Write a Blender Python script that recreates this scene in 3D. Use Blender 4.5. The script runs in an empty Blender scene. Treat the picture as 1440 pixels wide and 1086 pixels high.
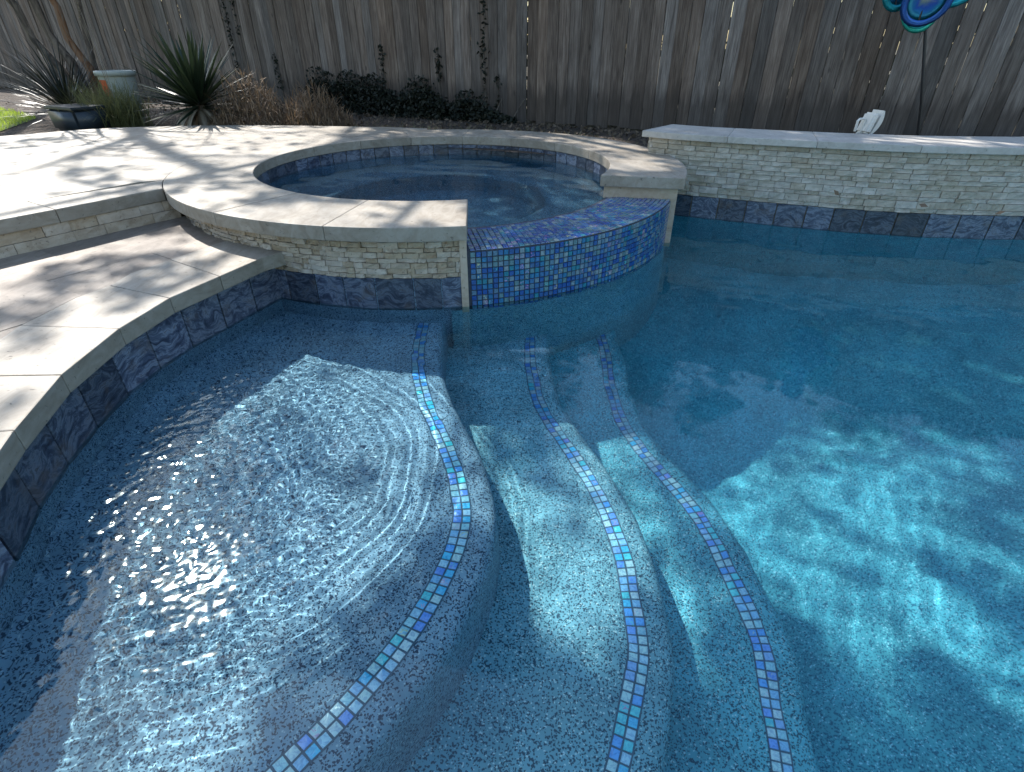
import bpy, bmesh, math, random
import numpy as np
from mathutils import Vector, Matrix, noise

R = math.radians
S = bpy.context.scene
COL = S.collection
rnd = random.Random(7)

# ------------------------------------------------------------------ camera, sky, sun, exposure
CAM_H = 1.07
cam = bpy.data.cameras.new('camera')
cam_o = bpy.data.objects.new('camera', cam)
COL.objects.link(cam_o)
cam_o.location = (0, 0, CAM_H)
cam_o.rotation_euler = (R(58), 0, 0)
cam.sensor_width = 36.0
cam.lens = 36.0 * 760.0 / 1440.0
cam.clip_start = 0.05
cam.clip_end = 600
S.camera = cam_o

SUN_AZ, SUN_EL = R(-42), R(44)            # azimuth from +Y towards +X
SUN = Vector((math.sin(SUN_AZ) * math.cos(SUN_EL), math.cos(SUN_AZ) * math.cos(SUN_EL), math.sin(SUN_EL)))
W = bpy.data.worlds.new('World')
S.world = W
W.use_nodes = True
wn = W.node_tree
sky = wn.nodes.new('ShaderNodeTexSky')
sky.sky_type = 'NISHITA'
sky.sun_disc = False
sky.sun_elevation = SUN_EL
sky.sun_rotation = SUN_AZ
sky.air_density = 1.6
sky.ozone_density = 3.5
sky.dust_density = 1.5
wn.links.new(sky.outputs[0], wn.nodes['Background'].inputs[0])
wn.nodes['Background'].inputs[1].default_value = 0.14
sl = bpy.data.lights.new('sun', 'SUN')
sl.energy = 5.0
sl.angle = R(0.5)
sl.color = (1.0, 0.955, 0.89)
sl.cycles.is_caustics_light = True
sun_o = bpy.data.objects.new('sun', sl)
COL.objects.link(sun_o)
sun_o.rotation_euler = SUN.to_track_quat('Z', 'Y').to_euler()

S.view_settings.view_transform = 'Standard'
S.view_settings.look = 'None'
S.view_settings.gamma = 1.0
S.view_settings.use_curve_mapping = False
S.view_settings.exposure = 0.95
S.render.engine = 'CYCLES'
S.cycles.use_denoising = True
S.cycles.caustics_refractive = True
S.cycles.caustics_reflective = False
S.cycles.blur_glossy = 0.3
S.cycles.max_bounces = 10
S.cycles.diffuse_bounces = 4
S.cycles.transmission_bounces = 8
S.cycles.transparent_max_bounces = 8
S.cycles.sample_clamp_indirect = 6.0

# ------------------------------------------------------------------ helpers
def link(o, parent=None):
    COL.objects.link(o)
    if parent is not None:
        o.parent = parent
    return o

def tag(o, label=None, cat=None, group=None, kind=None):
    if label: o['label'] = label
    if cat: o['category'] = cat
    if group: o['group'] = group
    if kind: o['kind'] = kind
    return o

def mesh(name, verts, faces, mat=None, smooth=False):
    m = bpy.data.meshes.new(name)
    m.from_pydata([tuple(v) for v in verts], [], [tuple(f) for f in faces])
    m.update()
    if mat is not None:
        m.materials.append(mat)
    if smooth:
        m.polygons.foreach_set('use_smooth', [True] * len(m.polygons))
    return m

def obj(name, me, parent=None, loc=None, rotz=None, scale=None, wet=False):
    o = bpy.data.objects.new(name, me)
    link(o, parent)
    if loc is not None: o.location = loc
    if rotz is not None: o.rotation_euler = (0, 0, rotz)
    if scale is not None: o.scale = scale
    if wet: o.cycles.is_caustics_receiver = True
    return o

def empty(name, loc=(0, 0, 0), rotz=0):
    o = bpy.data.objects.new(name, None)
    o.empty_display_size = 0.2
    link(o)
    o.location = loc
    o.rotation_euler = (0, 0, rotz)
    return o

def bm_mesh(name, bm, mat=None, smooth=False):
    bmesh.ops.recalc_face_normals(bm, faces=bm.faces)
    m = bpy.data.meshes.new(name)
    bm.to_mesh(m)
    bm.free()
    if mat is not None: m.materials.append(mat)
    if smooth: m.polygons.foreach_set('use_smooth', [True] * len(m.polygons))
    return m

def box_bm(bm, x0, x1, y0, y1, z0, z1):
    vs = [bm.verts.new(p) for p in ((x0,y0,z0),(x1,y0,z0),(x1,y1,z0),(x0,y1,z0),(x0,y0,z1),(x1,y0,z1),(x1,y1,z1),(x0,y1,z1))]
    for f in ((3,2,1,0),(4,5,6,7),(0,1,5,4),(1,2,6,5),(2,3,7,6),(3,0,4,7)):
        bm.faces.new([vs[i] for i in f])
    return vs

def prism(name, poly, z0, z1, mat, bevel=0.0, smooth=False):
    """vertical prism over a plan polygon, its top arris eased"""
    bm = bmesh.new()
    a = [bm.verts.new((x, y, z0)) for x, y in poly]
    b = [bm.verts.new((x, y, z1)) for x, y in poly]
    n = len(poly)
    bm.faces.new(a[::-1])
    bm.faces.new(b)
    for i in range(n):
        j = (i + 1) % n
        bm.faces.new((a[i], a[j], b[j], b[i]))
    if bevel:
        bmesh.ops.recalc_face_normals(bm, faces=bm.faces)
        es = [e for e in bm.edges if e.calc_face_angle(0) > 0.6]
        bmesh.ops.bevel(bm, geom=es, offset=bevel, segments=2, affect='EDGES', profile=0.6)
    return bm_mesh(name, bm, mat)

def tube_bm(bm, pts, rad, n=7, cap=True):
    """tapered tube along points; rad is a list"""
    rings = []
    up = Vector((0, 0, 1))
    pts = [Vector(p) for p in pts]
    for i, p in enumerate(pts):
        t = (pts[min(i + 1, len(pts) - 1)] - pts[max(i - 1, 0)])
        if t.length < 1e-9: t = up.copy()
        t.normalize()
        s = t.cross(Vector((0.31, 0.95, 0.05)))
        if s.length < 0.05: s = t.cross(Vector((1, 0, 0)))
        s.normalize()
        q = t.cross(s)
        rings.append([bm.verts.new(p + (s * math.cos(2 * math.pi * k / n) + q * math.sin(2 * math.pi * k / n)) * rad[i]) for k in range(n)])
    for a, b in zip(rings, rings[1:]):
        for k in range(n):
            bm.faces.new((a[k], a[(k + 1) % n], b[(k + 1) % n], b[k]))
    if cap:
        bm.faces.new(rings[0][::-1])
        bm.faces.new(rings[-1])

# ------------------------------------------------------------------ materials
class NT:
    def __init__(self, name):
        self.m = bpy.data.materials.new(name)
        self.m.use_nodes = True
        self.t = self.m.node_tree
        self.b = self.t.nodes['Principled BSDF']
        self.out = self.t.nodes['Material Output']
    def n(self, typ, **kw):
        o = self.t.nodes.new('ShaderNode' + typ)
        for k, v in kw.items():
            if k == 'i':
                for kk, vv in v.items():
                    if isinstance(vv, bpy.types.NodeSocket): self.t.links.new(vv, o.inputs[kk])
                    else: o.inputs[kk].default_value = vv
            else: setattr(o, k, v)
        return o
    def l(self, a, b): self.t.links.new(a, b)
    def ramp(self, fac, stops, interp='LINEAR'):
        r = self.n('ValToRGB')
        r.color_ramp.interpolation = interp
        e = r.color_ramp.elements
        while len(e) < len(stops): e.new(0.5)
        for el, (p, c) in zip(e, stops):
            el.position = p
            el.color = (*c, 1) if len(c) == 3 else c
        self.l(fac, r.inputs[0])
        return r.outputs[0]
    def mix(self, fac, a, b, mode='MIX'):
        x = self.n('Mix', data_type='RGBA', blend_type=mode)
        for s, v in ((0, fac), (6, a), (7, b)):
            if isinstance(v, bpy.types.NodeSocket): self.l(v, x.inputs[s])
            else: x.inputs[s].default_value = (*v, 1) if isinstance(v, tuple) and len(v) == 3 else v
        return x.outputs[2]
    def math(self, op, a, b=0.0, clamp=False):
        x = self.n('Math', operation=op, use_clamp=clamp)
        for s, v in ((0, a), (1, b)):
            if isinstance(v, bpy.types.NodeSocket): self.l(v, x.inputs[s])
            else: x.inputs[s].default_value = v
        return x.outputs[0]
    def coords(self, jitter=True, scale=(1, 1, 1), world=False):
        """object coordinates, shifted per object so that copies differ"""
        if world:
            v = self.n('NewGeometry').outputs['Position']
        else:
            v = self.n('TexCoord').outputs['Object']
        if jitter:
            oi = self.n('ObjectInfo')
            a = self.n('VectorMath', operation='SCALE', i={0: (37.0, 61.0, 23.0), 'Scale': oi.outputs['Random']})
            a2 = self.n('VectorMath', operation='ADD', i={0: v, 1: a.outputs[0]})
            v = a2.outputs[0]
        if scale != (1, 1, 1):
            mp = self.n('VectorMath', operation='MULTIPLY', i={0: v, 1: scale})
            v = mp.outputs[0]
        return v
    def noise(self, vec, scale, detail=4, rough=0.55, dist=0.0):
        x = self.n('TexNoise', i={'Vector': vec, 'Scale': scale, 'Detail': detail, 'Roughness': rough, 'Distortion': dist})
        return x.outputs['Fac']
    def bump(self, h, strength=0.3, dist=0.01, normal=None):
        x = self.n('Bump', i={'Height': h, 'Strength': strength, 'Distance': dist})
        if normal is not None: self.l(normal, x.inputs['Normal'])
        self.l(x.outputs[0], self.b.inputs['Normal'])
        return x.outputs[0]
    def base(self, c):
        if isinstance(c, bpy.types.NodeSocket): self.l(c, self.b.inputs['Base Color'])
        else: self.b.inputs['Base Color'].default_value = (*c, 1)
    def rough(self, r):
        if isinstance(r, bpy.types.NodeSocket): self.l(r, self.b.inputs['Roughness'])
        else: self.b.inputs['Roughness'].default_value = r

def mat_travertine(name, c0, c1, c2, var=0.12, world=True, pit=1.0):
    M = NT(name)
    v = M.coords(jitter=True, world=world)
    n1 = M.noise(v, 3.2, 6, 0.6, 0.8)
    st = M.coords(jitter=True, world=world, scale=(6.0, 2.2, 6.0))
    n2 = M.noise(st, 2.6, 5, 0.62, 1.6)
    f = M.math('ADD', M.math('MULTIPLY', n1, 0.45), M.math('MULTIPLY', n2, 0.55))
    col = M.ramp(f, [(0.30, c0), (0.47, c1), (0.62, c2), (0.75, c1)])
    oi = M.n('ObjectInfo').outputs['Random']
    hs = M.n('HueSaturation', i={'Value': M.math('ADD', M.math('MULTIPLY', oi, var * 2), 1 - var), 'Color': col})
    # pits
    sv = M.coords(jitter=True, world=world, scale=(1.0, 2.2, 1.6))
    p = M.noise(sv, 42.0, 3, 0.6, 0.6)
    pm = M.ramp(p, [(0.29, (1, 1, 1)), (0.345, (0, 0, 0))])
    pm = M.math('MULTIPLY', pm, 0.75 * pit)
    p2 = M.noise(v, 7.0, 5, 0.7)
    stain = M.ramp(p2, [(0.55, (0, 0, 0)), (0.75, (1, 1, 1))])
    col = M.mix(M.math('MULTIPLY', stain, 0.35), hs.outputs[0], tuple(x * 0.72 for x in c0))
    col = M.mix(pm, col, tuple(x * 0.45 for x in c0))
    M.base(col)
    M.rough(0.62)
    h = M.math('SUBTRACT', M.math('MULTIPLY', M.noise(v, 60, 4, 0.7), 0.35), pm)
    M.bump(h, 0.5, 0.005)
    return M.m

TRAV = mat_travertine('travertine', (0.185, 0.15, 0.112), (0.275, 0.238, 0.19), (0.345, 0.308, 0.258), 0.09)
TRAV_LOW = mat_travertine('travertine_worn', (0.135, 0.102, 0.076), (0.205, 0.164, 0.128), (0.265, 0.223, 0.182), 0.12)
TRAV_CAP = mat_travertine('shade_lifted_travertine', (0.34, 0.31, 0.27), (0.45, 0.42, 0.38), (0.53, 0.50, 0.46), 0.06)  # travertine lightened for the shaded wall cap, brightness put into its colour
TRAV_SLAB = mat_travertine('travertine_slab', (0.36, 0.27, 0.195), (0.47, 0.38, 0.29), (0.54, 0.46, 0.37), 0.05)

def mat_ledger(name, c0, c1, c2, var):
    M = NT(name)
    v = M.coords(jitter=True, world=True)
    n1 = M.noise(v, 14, 6, 0.65, 0.6)
    oi = M.n('ObjectInfo').outputs['Random']
    col = M.ramp(n1, [(0.3, c0), (0.5, c1), (0.7, c2)])
    hs = M.n('HueSaturation', i={'Value': M.math('ADD', M.math('MULTIPLY', oi, var * 2), 1 - var), 'Saturation': M.math('ADD', M.math('MULTIPLY', oi, -0.5), 1.2), 'Color': col})
    p = M.noise(v, 70, 3, 0.6)
    pm = M.ramp(p, [(0.3, (1, 1, 1)), (0.37, (0, 0, 0))])
    M.base(M.mix(M.math('MULTIPLY', pm, 0.6), hs.outputs[0], tuple(x * 0.4 for x in c0)))
    M.rough(0.85)
    M.bump(M.math('SUBTRACT', M.noise(v, 45, 5, 0.7), M.math('MULTIPLY', pm, 0.5)), 0.6, 0.008)
    return M.m

LEDGER = mat_ledger('split_travertine', (0.33, 0.25, 0.175), (0.46, 0.37, 0.275), (0.54, 0.455, 0.355), 0.13)
LEDGER_PALE = mat_ledger('split_travertine_pale', (0.34, 0.295, 0.235), (0.46, 0.41, 0.335), (0.54, 0.49, 0.415), 0.11)

def mat_slate():
    M = NT('marbled_blue_tile')
    v = M.coords(jitter=True)
    n0 = M.n('TexNoise', i={'Vector': v, 'Scale': 5.0, 'Detail': 3.0})
    w = M.n('VectorMath', operation='MULTIPLY', i={0: n0.outputs['Color'], 1: (0.22, 0.22, 0.22)})
    v2 = M.n('VectorMath', operation='ADD', i={0: v, 1: w.outputs[0]}).outputs[0]
    st = M.n('VectorMath', operation='MULTIPLY', i={0: v2, 1: (2.8, 2.8, 7.5)}).outputs[0]
    n1 = M.noise(st, 5.5, 10, 0.74, 0.7)
    col = M.ramp(n1, [(0.33, (0.012, 0.016, 0.028)), (0.44, (0.035, 0.044, 0.075)), (0.50, (0.066, 0.084, 0.122)), (0.56, (0.15, 0.178, 0.232)), (0.62, (0.055, 0.052, 0.06)), (0.70, (0.27, 0.30, 0.38))])
    oi = M.n('ObjectInfo').outputs['Random']
    hs = M.n('HueSaturation', i={'Value': M.math('ADD', M.math('MULTIPLY', oi, 1.1), 0.5), 'Color': col})
    n3 = M.noise(v, 9.0, 4, 0.6)
    br = M.ramp(n3, [(0.56, (0, 0, 0)), (0.68, (1, 1, 1))])
    M.base(M.mix(M.math('MULTIPLY', br, 0.5), hs.outputs[0], (0.10, 0.075, 0.06)))
    M.rough(0.28)
    M.bump(n1, 0.25, 0.004)
    return M.m
SLATE = mat_slate()

def mat_plaster(name, body, dark, pale, scale=270.0, darkp=0.26):
    """exposed quartz finish: body colour with dark and pale grains"""
    M = NT(name)
    v = M.coords(jitter=False, world=True)
    vo = M.n('TexVoronoi', i={'Vector': v, 'Scale': scale, 'Randomness': 1.0})
    sep = M.n('SeparateColor', i={0: vo.outputs['Color']})
    r1 = sep.outputs[0]
    vo2 = M.n('TexVoronoi', i={'Vector': v, 'Scale': scale * 0.55, 'Randomness': 1.0})
    sep2 = M.n('SeparateColor', i={0: vo2.outputs['Color']})
    d1 = M.math('LESS_THAN', r1, darkp)
    d2 = M.math('LESS_THAN', sep2.outputs[0], darkp * 0.35)
    near = M.math('LESS_THAN', vo2.outputs['Distance'], 0.42)
    d = M.math('MAXIMUM', d1, M.math('MULTIPLY', d2, near))
    l1 = M.math('GREATER_THAN', r1, 0.955)
    cl = M.noise(v, 2.3, 4, 0.6)
    cl2 = M.noise(v, 9.0, 5, 0.65, 0.6)
    bodyc = M.ramp(M.math('ADD', M.math('MULTIPLY', cl, 0.6), M.math('MULTIPLY', cl2, 0.4)), [(0.38, tuple(x * 0.78 for x in body)), (0.62, tuple(min(1, x * 1.16) for x in body))])
    c = M.mix(M.math('MULTIPLY', d, 0.93), bodyc, dark)
    c = M.mix(l1, c, pale)
    M.base(c)
    M.rough(0.8)
    return M.m
PL_SHELF = mat_plaster('shelf_quartz_depth_tint', (0.275, 0.40, 0.53), (0.012, 0.026, 0.07), (0.50, 0.60, 0.68))  # same finish, bluer by depth: light the water absorbs is painted into the body
PL_STEP = mat_plaster('step_quartz_depth_tint', (0.235, 0.48, 0.59), (0.012, 0.042, 0.085), (0.62, 0.76, 0.80))
PL_STEP2 = mat_plaster('deep_step_quartz_depth_tint', (0.145, 0.49, 0.61), (0.010, 0.046, 0.095), (0.52, 0.74, 0.80))
PL_FLOOR = mat_plaster('floor_quartz_depth_tint', (0.095, 0.43, 0.54), (0.008, 0.10, 0.18), (0.36, 0.72, 0.85))
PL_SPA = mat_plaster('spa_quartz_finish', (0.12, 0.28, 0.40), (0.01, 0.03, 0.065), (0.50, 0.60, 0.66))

def mat_mosaic(name, island, bright=False):
    M = NT(name)
    if island:
        r = M.n('NewGeometry').outputs['Random Per Island']
        v = M.coords(jitter=False, world=True)
    else:
        r = M.n('ObjectInfo').outputs['Random']
        v = M.coords(jitter=True)
    stops = [(0.0, (0.02, 0.09, 0.36)), (0.13, (0.05, 0.16, 0.38)), (0.27, (0.11, 0.21, 0.32)), (0.40, (0.03, 0.10, 0.32)),
             (0.52, (0.19, 0.28, 0.36)), (0.60, (0.03, 0.18, 0.38)), (0.70, (0.13, 0.24, 0.28)), (0.79, (0.06, 0.13, 0.31)), (0.88, (0.03, 0.22, 0.32)), (0.94, (0.24, 0.32, 0.37))]
    if bright or not island:
        stops = [(0.0, (0.08, 0.30, 0.75)), (0.11, (0.20, 0.42, 0.70)), (0.23, (0.36, 0.53, 0.62)), (0.36, (0.12, 0.27, 0.74)),
                 (0.45, (0.30, 0.50, 0.70)), (0.57, (0.06, 0.42, 0.74)), (0.67, (0.26, 0.50, 0.64)), (0.77, (0.20, 0.36, 0.70)), (0.86, (0.08, 0.50, 0.62)), (0.92, (0.42, 0.55, 0.66))]
    c = M.ramp(r, stops, 'CONSTANT')
    n1 = M.noise(v, 55, 3, 0.6, 2.5)
    sw = M.ramp(n1, [(0.40, (0.62, 0.68, 0.72)), (0.55, (1.05, 1.03, 0.98))]) if island else M.ramp(n1, [(0.40, (1.0, 1.08, 1.15)), (0.55, (1.6, 1.55, 1.4))])
    c = M.mix(1.0, c, sw, 'MULTIPLY')
    r2 = M.math('FRACT', M.math('MULTIPLY', r, 17.31))
    fl = M.math('MULTIPLY', M.math('GREATER_THAN', r2, 0.88), M.ramp(n1, [(0.52, (0, 0, 0)), (0.62, (1, 1, 1))]))
    tint = M.ramp(M.math('FRACT', M.math('MULTIPLY', r, 91.7)), [(0.0, (0.62, 0.58, 0.25)), (0.4, (0.55, 0.25, 0.55)), (0.75, (0.10, 0.60, 0.60))], 'CONSTANT')
    M.base(M.mix(M.math('MULTIPLY', fl, 0.8), c, tint))
    M.rough(0.12)
    M.b.inputs['Coat Weight'].default_value = 0.6
    M.b.inputs['Coat Roughness'].default_value = 0.05
    M.bump(n1, 0.35, 0.003)
    return M.m
MOSAIC = mat_mosaic('iridescent_mosaic', True)
MOSAIC_ONE = mat_mosaic('iridescent_tile', False)
MOSAIC_FAR = mat_mosaic('iridescent_tile_strip', True, True)

def mat_plain(name, c, rough=0.6, nscale=20, var=0.25, bump=0.1, metallic=0.0, world=False):
    M = NT(name)
    v = M.coords(jitter=True, world=world)
    n = M.noise(v, nscale, 5, 0.6)
    M.base(M.ramp(n, [(0.3, tuple(x * (1 - var) for x in c)), (0.7, tuple(min(1, x * (1 + var)) for x in c))]))
    M.rough(rough)
    M.b.inputs['Metallic'].default_value = metallic
    if bump: M.bump(n, bump, 0.01)
    return M.m

GROUT = mat_plain('dark_grout', (0.045, 0.055, 0.075), 0.85, 60)
GROUT_BLUE = mat_plain('slate_grout', (0.075, 0.125, 0.19), 0.85, 60)
GROUT_SAND = mat_plain('sand_grout', (0.27, 0.23, 0.18), 0.9, 60)
MORTAR = mat_plain('mortar', (0.30, 0.26, 0.20), 0.9, 40)

def mat_wood():
    M = NT('weathered_cedar')
    oi = M.n('ObjectInfo').outputs['Random']
    v = M.coords(jitter=True)
    st = M.n('VectorMath', operation='MULTIPLY', i={0: v, 1: (1.0, 1.0, 0.045)}).outputs[0]
    n1 = M.noise(st, 85, 6, 0.68, 0.4)
    st2 = M.n('VectorMath', operation='MULTIPLY', i={0: v, 1: (1.0, 1.0, 0.10)}).outputs[0]
    n2 = M.noise(st2, 22, 5, 0.6, 0.7)
    c = M.ramp(M.math('ADD', M.math('MULTIPLY', n1, 0.6), M.math('MULTIPLY', n2, 0.4)),
               [(0.32, (0.036, 0.027, 0.022)), (0.46, (0.130, 0.100, 0.083)), (0.58, (0.22, 0.178, 0.150)), (0.72, (0.34, 0.285, 0.247))])
    # broad damp and brown patches
    n3 = M.noise(v, 2.2, 4, 0.6)
    c = M.mix(M.ramp(n3, [(0.42, (0, 0, 0)), (0.72, (0.55, 0.55, 0.55))]), c, (0.10, 0.074, 0.058))
    # knots
    kv = M.n('VectorMath', operation='MULTIPLY', i={0: v, 1: (1.0, 0.0, 0.42)}).outputs[0]
    vo = M.n('TexVoronoi', i={'Vector': kv, 'Scale': 5.0, 'Randomness': 1.0})
    kn = M.ramp(vo.outputs['Distance'], [(0.03, (1, 1, 1)), (0.085, (0, 0, 0))])
    c = M.mix(M.math('MULTIPLY', kn, 0.8), c, (0.035, 0.027, 0.022))
    hs = M.n('HueSaturation', i={'Value': M.math('ADD', M.math('MULTIPLY', oi, 0.75), 0.62), 'Saturation': M.math('ADD', M.math('MULTIPLY', M.math('FRACT', M.math('MULTIPLY', oi, 7.3)), 0.7), 0.6), 'Color': c})
    # damp staining that has wicked up from the soil
    zc = M.n('SeparateXYZ', i={0: M.n('TexCoord').outputs['Object']}).outputs[2]
    wick = M.math('ADD', zc, M.math('MULTIPLY', M.noise(st2, 14, 4, 0.6), -0.55))
    damp = M.ramp(wick, [(0.0, (1, 1, 1)), (0.16, (0, 0, 0))])
    col = M.mix(M.math('MULTIPLY', damp, 0.62), hs.outputs[0], (0.035, 0.028, 0.024))
    M.base(col)
    M.rough(0.85)
    M.bump(M.math('SUBTRACT', n1, M.math('MULTIPLY', kn, 0.6)), 0.6, 0.007)
    return M.m
WOOD = mat_wood()

def mat_leaf(name, c0, c1, rough=0.5, trans=0.25):
    M = NT(name)
    r = M.n('NewGeometry').outputs['Random Per Island']
    oi = M.n('ObjectInfo').outputs['Random']
    f = M.math('FRACT', M.math('ADD', r, oi))
    M.base(M.ramp(f, [(0.0, c0), (1.0, c1)]))
    M.rough(rough)
    M.b.inputs['Subsurface Weight'].default_value = 0.0
    M.b.inputs['Transmission Weight'].default_value = 0.0
    if trans:
        tr = M.n('BsdfTranslucent', i={'Color': (*[min(1, x * 1.4) for x in c1], 1)})
        mx = M.n('MixShader', i={0: trans, 1: M.b.outputs[0], 2: tr.outputs[0]})
        M.l(mx.outputs[0], M.out.inputs[0])
    return M.m
LEAF_OAK = mat_leaf('oak_leaf', (0.025, 0.045, 0.014), (0.06, 0.085, 0.025))
LEAF_DARK = mat_leaf('ivy_leaf', (0.005, 0.008, 0.004), (0.013, 0.018, 0.008), 0.7, 0.05)
LEAF_YUCCA = mat_leaf('yucca_leaf_skin', (0.012, 0.024, 0.013), (0.028, 0.045, 0.022), 0.42, 0.08)
LEAF_DRY = mat_leaf('dry_leaf_skin', (0.16, 0.12, 0.08), (0.34, 0.29, 0.22), 0.8, 0.15)
LEAF_SOTOL = mat_leaf('spiky_leaf_skin', (0.008, 0.012, 0.009), (0.020, 0.026, 0.018), 0.4, 0.05)
LEAF_GRASS = mat_leaf('tussock_blade', (0.07, 0.09, 0.03), (0.20, 0.20, 0.085), 0.6, 0.3)
LEAF_BROWN = mat_leaf('dead_twig', (0.10, 0.062, 0.038), (0.30, 0.21, 0.13), 0.85, 0.1)
LEAF_LAWN = mat_leaf('lawn_blade', (0.17, 0.28, 0.02), (0.36, 0.46, 0.05), 0.5, 0.35)
LEAF_LITTER = mat_leaf('litter_leaf', (0.045, 0.032, 0.022), (0.17, 0.125, 0.085), 0.85, 0.05)

def mat_bark(name, c0, c1, c2):
    M = NT(name)
    v = M.coords(jitter=True)
    st = M.n('VectorMath', operation='MULTIPLY', i={0: v, 1: (1, 1, 0.22)}).outputs[0]
    n1 = M.noise(st, 16, 5, 0.6, 1.0)
    M.base(M.ramp(n1, [(0.35, c0), (0.5, c1), (0.66, c2)]))
    M.rough(0.75)
    M.bump(n1, 0.4, 0.01)
    return M.m
BARK_CREPE = mat_bark('peeling_bark', (0.035, 0.024, 0.018), (0.10, 0.074, 0.055), (0.20, 0.155, 0.12))
BARK_RUST = mat_bark('rusty_peeling_bark', (0.07, 0.032, 0.015), (0.19, 0.085, 0.034), (0.17, 0.12, 0.085))
BARK_OAK = mat_bark('oak_bark', (0.04, 0.032, 0.026), (0.09, 0.075, 0.06), (0.15, 0.13, 0.11))

def mat_soil():
    M = NT('mulch_soil')
    v = M.coords(jitter=False, world=True)
    vo = M.n('TexVoronoi', i={'Vector': v, 'Scale': 38.0})
    sep = M.n('SeparateColor', i={0: vo.outputs['Color']})
    c = M.ramp(sep.outputs[0], [(0.0, (0.018, 0.013, 0.010)), (0.5, (0.05, 0.036, 0.027)), (0.85, (0.10, 0.070, 0.052)), (1.0, (0.17, 0.13, 0.10))])
    M.base(c)
    M.rough(0.95)
    M.bump(M.math('ADD', vo.outputs['Distance'], M.noise(v, 60, 4, 0.7)), 0.8, 0.03)
    return M.m
SOIL = mat_soil()

def mat_water(name, tint):
    M = NT(name)
    g = M.n('BsdfGlass', distribution='MULTI_GGX', i={'Color': (*tint, 1), 'Roughness': 0.05, 'IOR': 1.33})
    M.l(g.outputs[0], M.out.inputs[0])
    M.t.nodes.remove(M.b)
    return M.m
WATER = mat_water('pool_water_surface', (0.82, 0.98, 0.985))
WATER_SPA = mat_water('spa_water_surface', (0.84, 0.95, 0.98))

# ------------------------------------------------------------------ plan geometry (metres; z = 0 is the pool water)
CX, CY = -0.52, 4.03                       # spa centre
R_IN, R_WALL, R_COP = 1.20, 1.595, 1.68
Z_SPA, T_COP = 0.41, 0.066                 # spa coping and upper deck level
Z_LOW, T_LOW = 0.245, 0.066                # lower deck level
Z_WEIR, Z_SPAW = 0.278, 0.268
Z_SHELF, Z_ST1, Z_ST2, Z_FLOOR = -0.20, -0.47, -0.74, -1.05
Z_GRD = 0.32
def sp(phi, r, z=None):
    a = R(phi)
    p = (CX + r * math.cos(a), CY + r * math.sin(a))
    return p if z is None else (*p, z)

L1 = [(-0.437,2.461),(-0.429,2.254),(-0.411,2.061),(-0.384,1.919),(-0.332,1.742),(-0.280,1.609),(-0.231,1.488),(-0.188,1.363),(-0.163,1.250),(-0.152,1.177),(-0.155,1.108),(-0.164,1.044),(-0.183,0.973),(-0.204,0.907),(-0.231,0.839),(-0.260,0.779),(-0.289,0.726),(-0.326,0.669),(-0.366,0.609),(-0.409,0.553),(-0.452,0.501)]
L2 = [(0.091,2.329),(0.097,2.175),(0.108,2.036),(0.137,1.899),(0.188,1.761),(0.238,1.636),(0.278,1.528),(0.311,1.416),(0.334,1.317),(0.348,1.223),(0.356,1.136),(0.355,1.053),(0.353,0.973),(0.351,0.908),(0.342,0.848),(0.318,0.783),(0.293,0.714),(0.265,0.642),(0.240,0.582)]
L3 = [(0.505,2.458),(0.499,2.335),(0.506,2.193),(0.513,2.062),(0.539,1.950),(0.579,1.828),(0.628,1.714),(0.672,1.617),(0.708,1.508),(0.727,1.414),(0.743,1.321),(0.756,1.220),(0.767,1.127),(0.771,1.042),(0.766,0.963),(0.751,0.890),(0.733,0.821),(0.721,0.749),(0.699,0.656)]
L1 = [(-0.44, 2.75)] + L1 + [(-0.56, 0.36), (-0.72, 0.16), (-0.95, -0.10), (-1.4, -0.5)]
L2 = [(0.09, 2.9)] + L2 + [(0.17, 0.43), (0.08, 0.25), (-0.05, 0.0), (-0.35, -0.5)]
L3 = [(0.51, 3.2)] + L3 + [(0.65, 0.50), (0.57, 0.30), (0.45, 0.05), (0.2, -0.5)]

def resample(pl, step):
    pts = [Vector((x, y)) for x, y in pl]
    # Catmull-Rom, then arc length
    dense = []
    for i in range(len(pts) - 1):
        p0, p1, p2, p3 = pts[max(i - 1, 0)], pts[i], pts[i + 1], pts[min(i + 2, len(pts) - 1)]
        for k in range(12):
            t = k / 12
            dense.append(0.5 * ((2 * p1) + (p2 - p0) * t + (2 * p0 - 5 * p1 + 4 * p2 - p3) * t * t + (3 * p1 - p0 - 3 * p2 + p3) * t ** 3))
    dense.append(pts[-1])
    s = [0.0]
    for a, b in zip(dense, dense[1:]): s.append(s[-1] + (b - a).length)
    n = max(2, int(s[-1] / step))
    X = np.interp(np.arange(n + 1) * step, s, [p.x for p in dense])
    Y = np.interp(np.arange(n + 1) * step, s, [p.y for p in dense])
    return [Vector((x, y)) for x, y in zip(X, Y)]

def normals(pts, k=2):
    """unit normals on the right-hand side when walking towards -y means +x here"""
    out = []
    for i in range(len(pts)):
        t = pts[min(i + k, len(pts) - 1)] - pts[max(i - k, 0)]
        t.normalize()
        out.append(Vector((-t.y, t.x)))
    return out

def offset(pl, d, step=0.03, k=4):
    p = resample(pl, step)
    n = normals(p, k)
    return [a + b * d for a, b in zip(p, n)]

N1, N2, N3 = offset(L1, 0.105), offset(L2, 0.10), offset(L3, 0.10)

def in_spa(x, y, r): return (x - CX) ** 2 + (y - CY) ** 2 < r * r

# ------------------------------------------------------------------ setting: ground
def sheet(name, poly, z, mat, parent=None):
    return obj(name, mesh(name, [(x, y, z) for x, y in poly], [list(range(len(poly)))], mat), parent)

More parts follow.
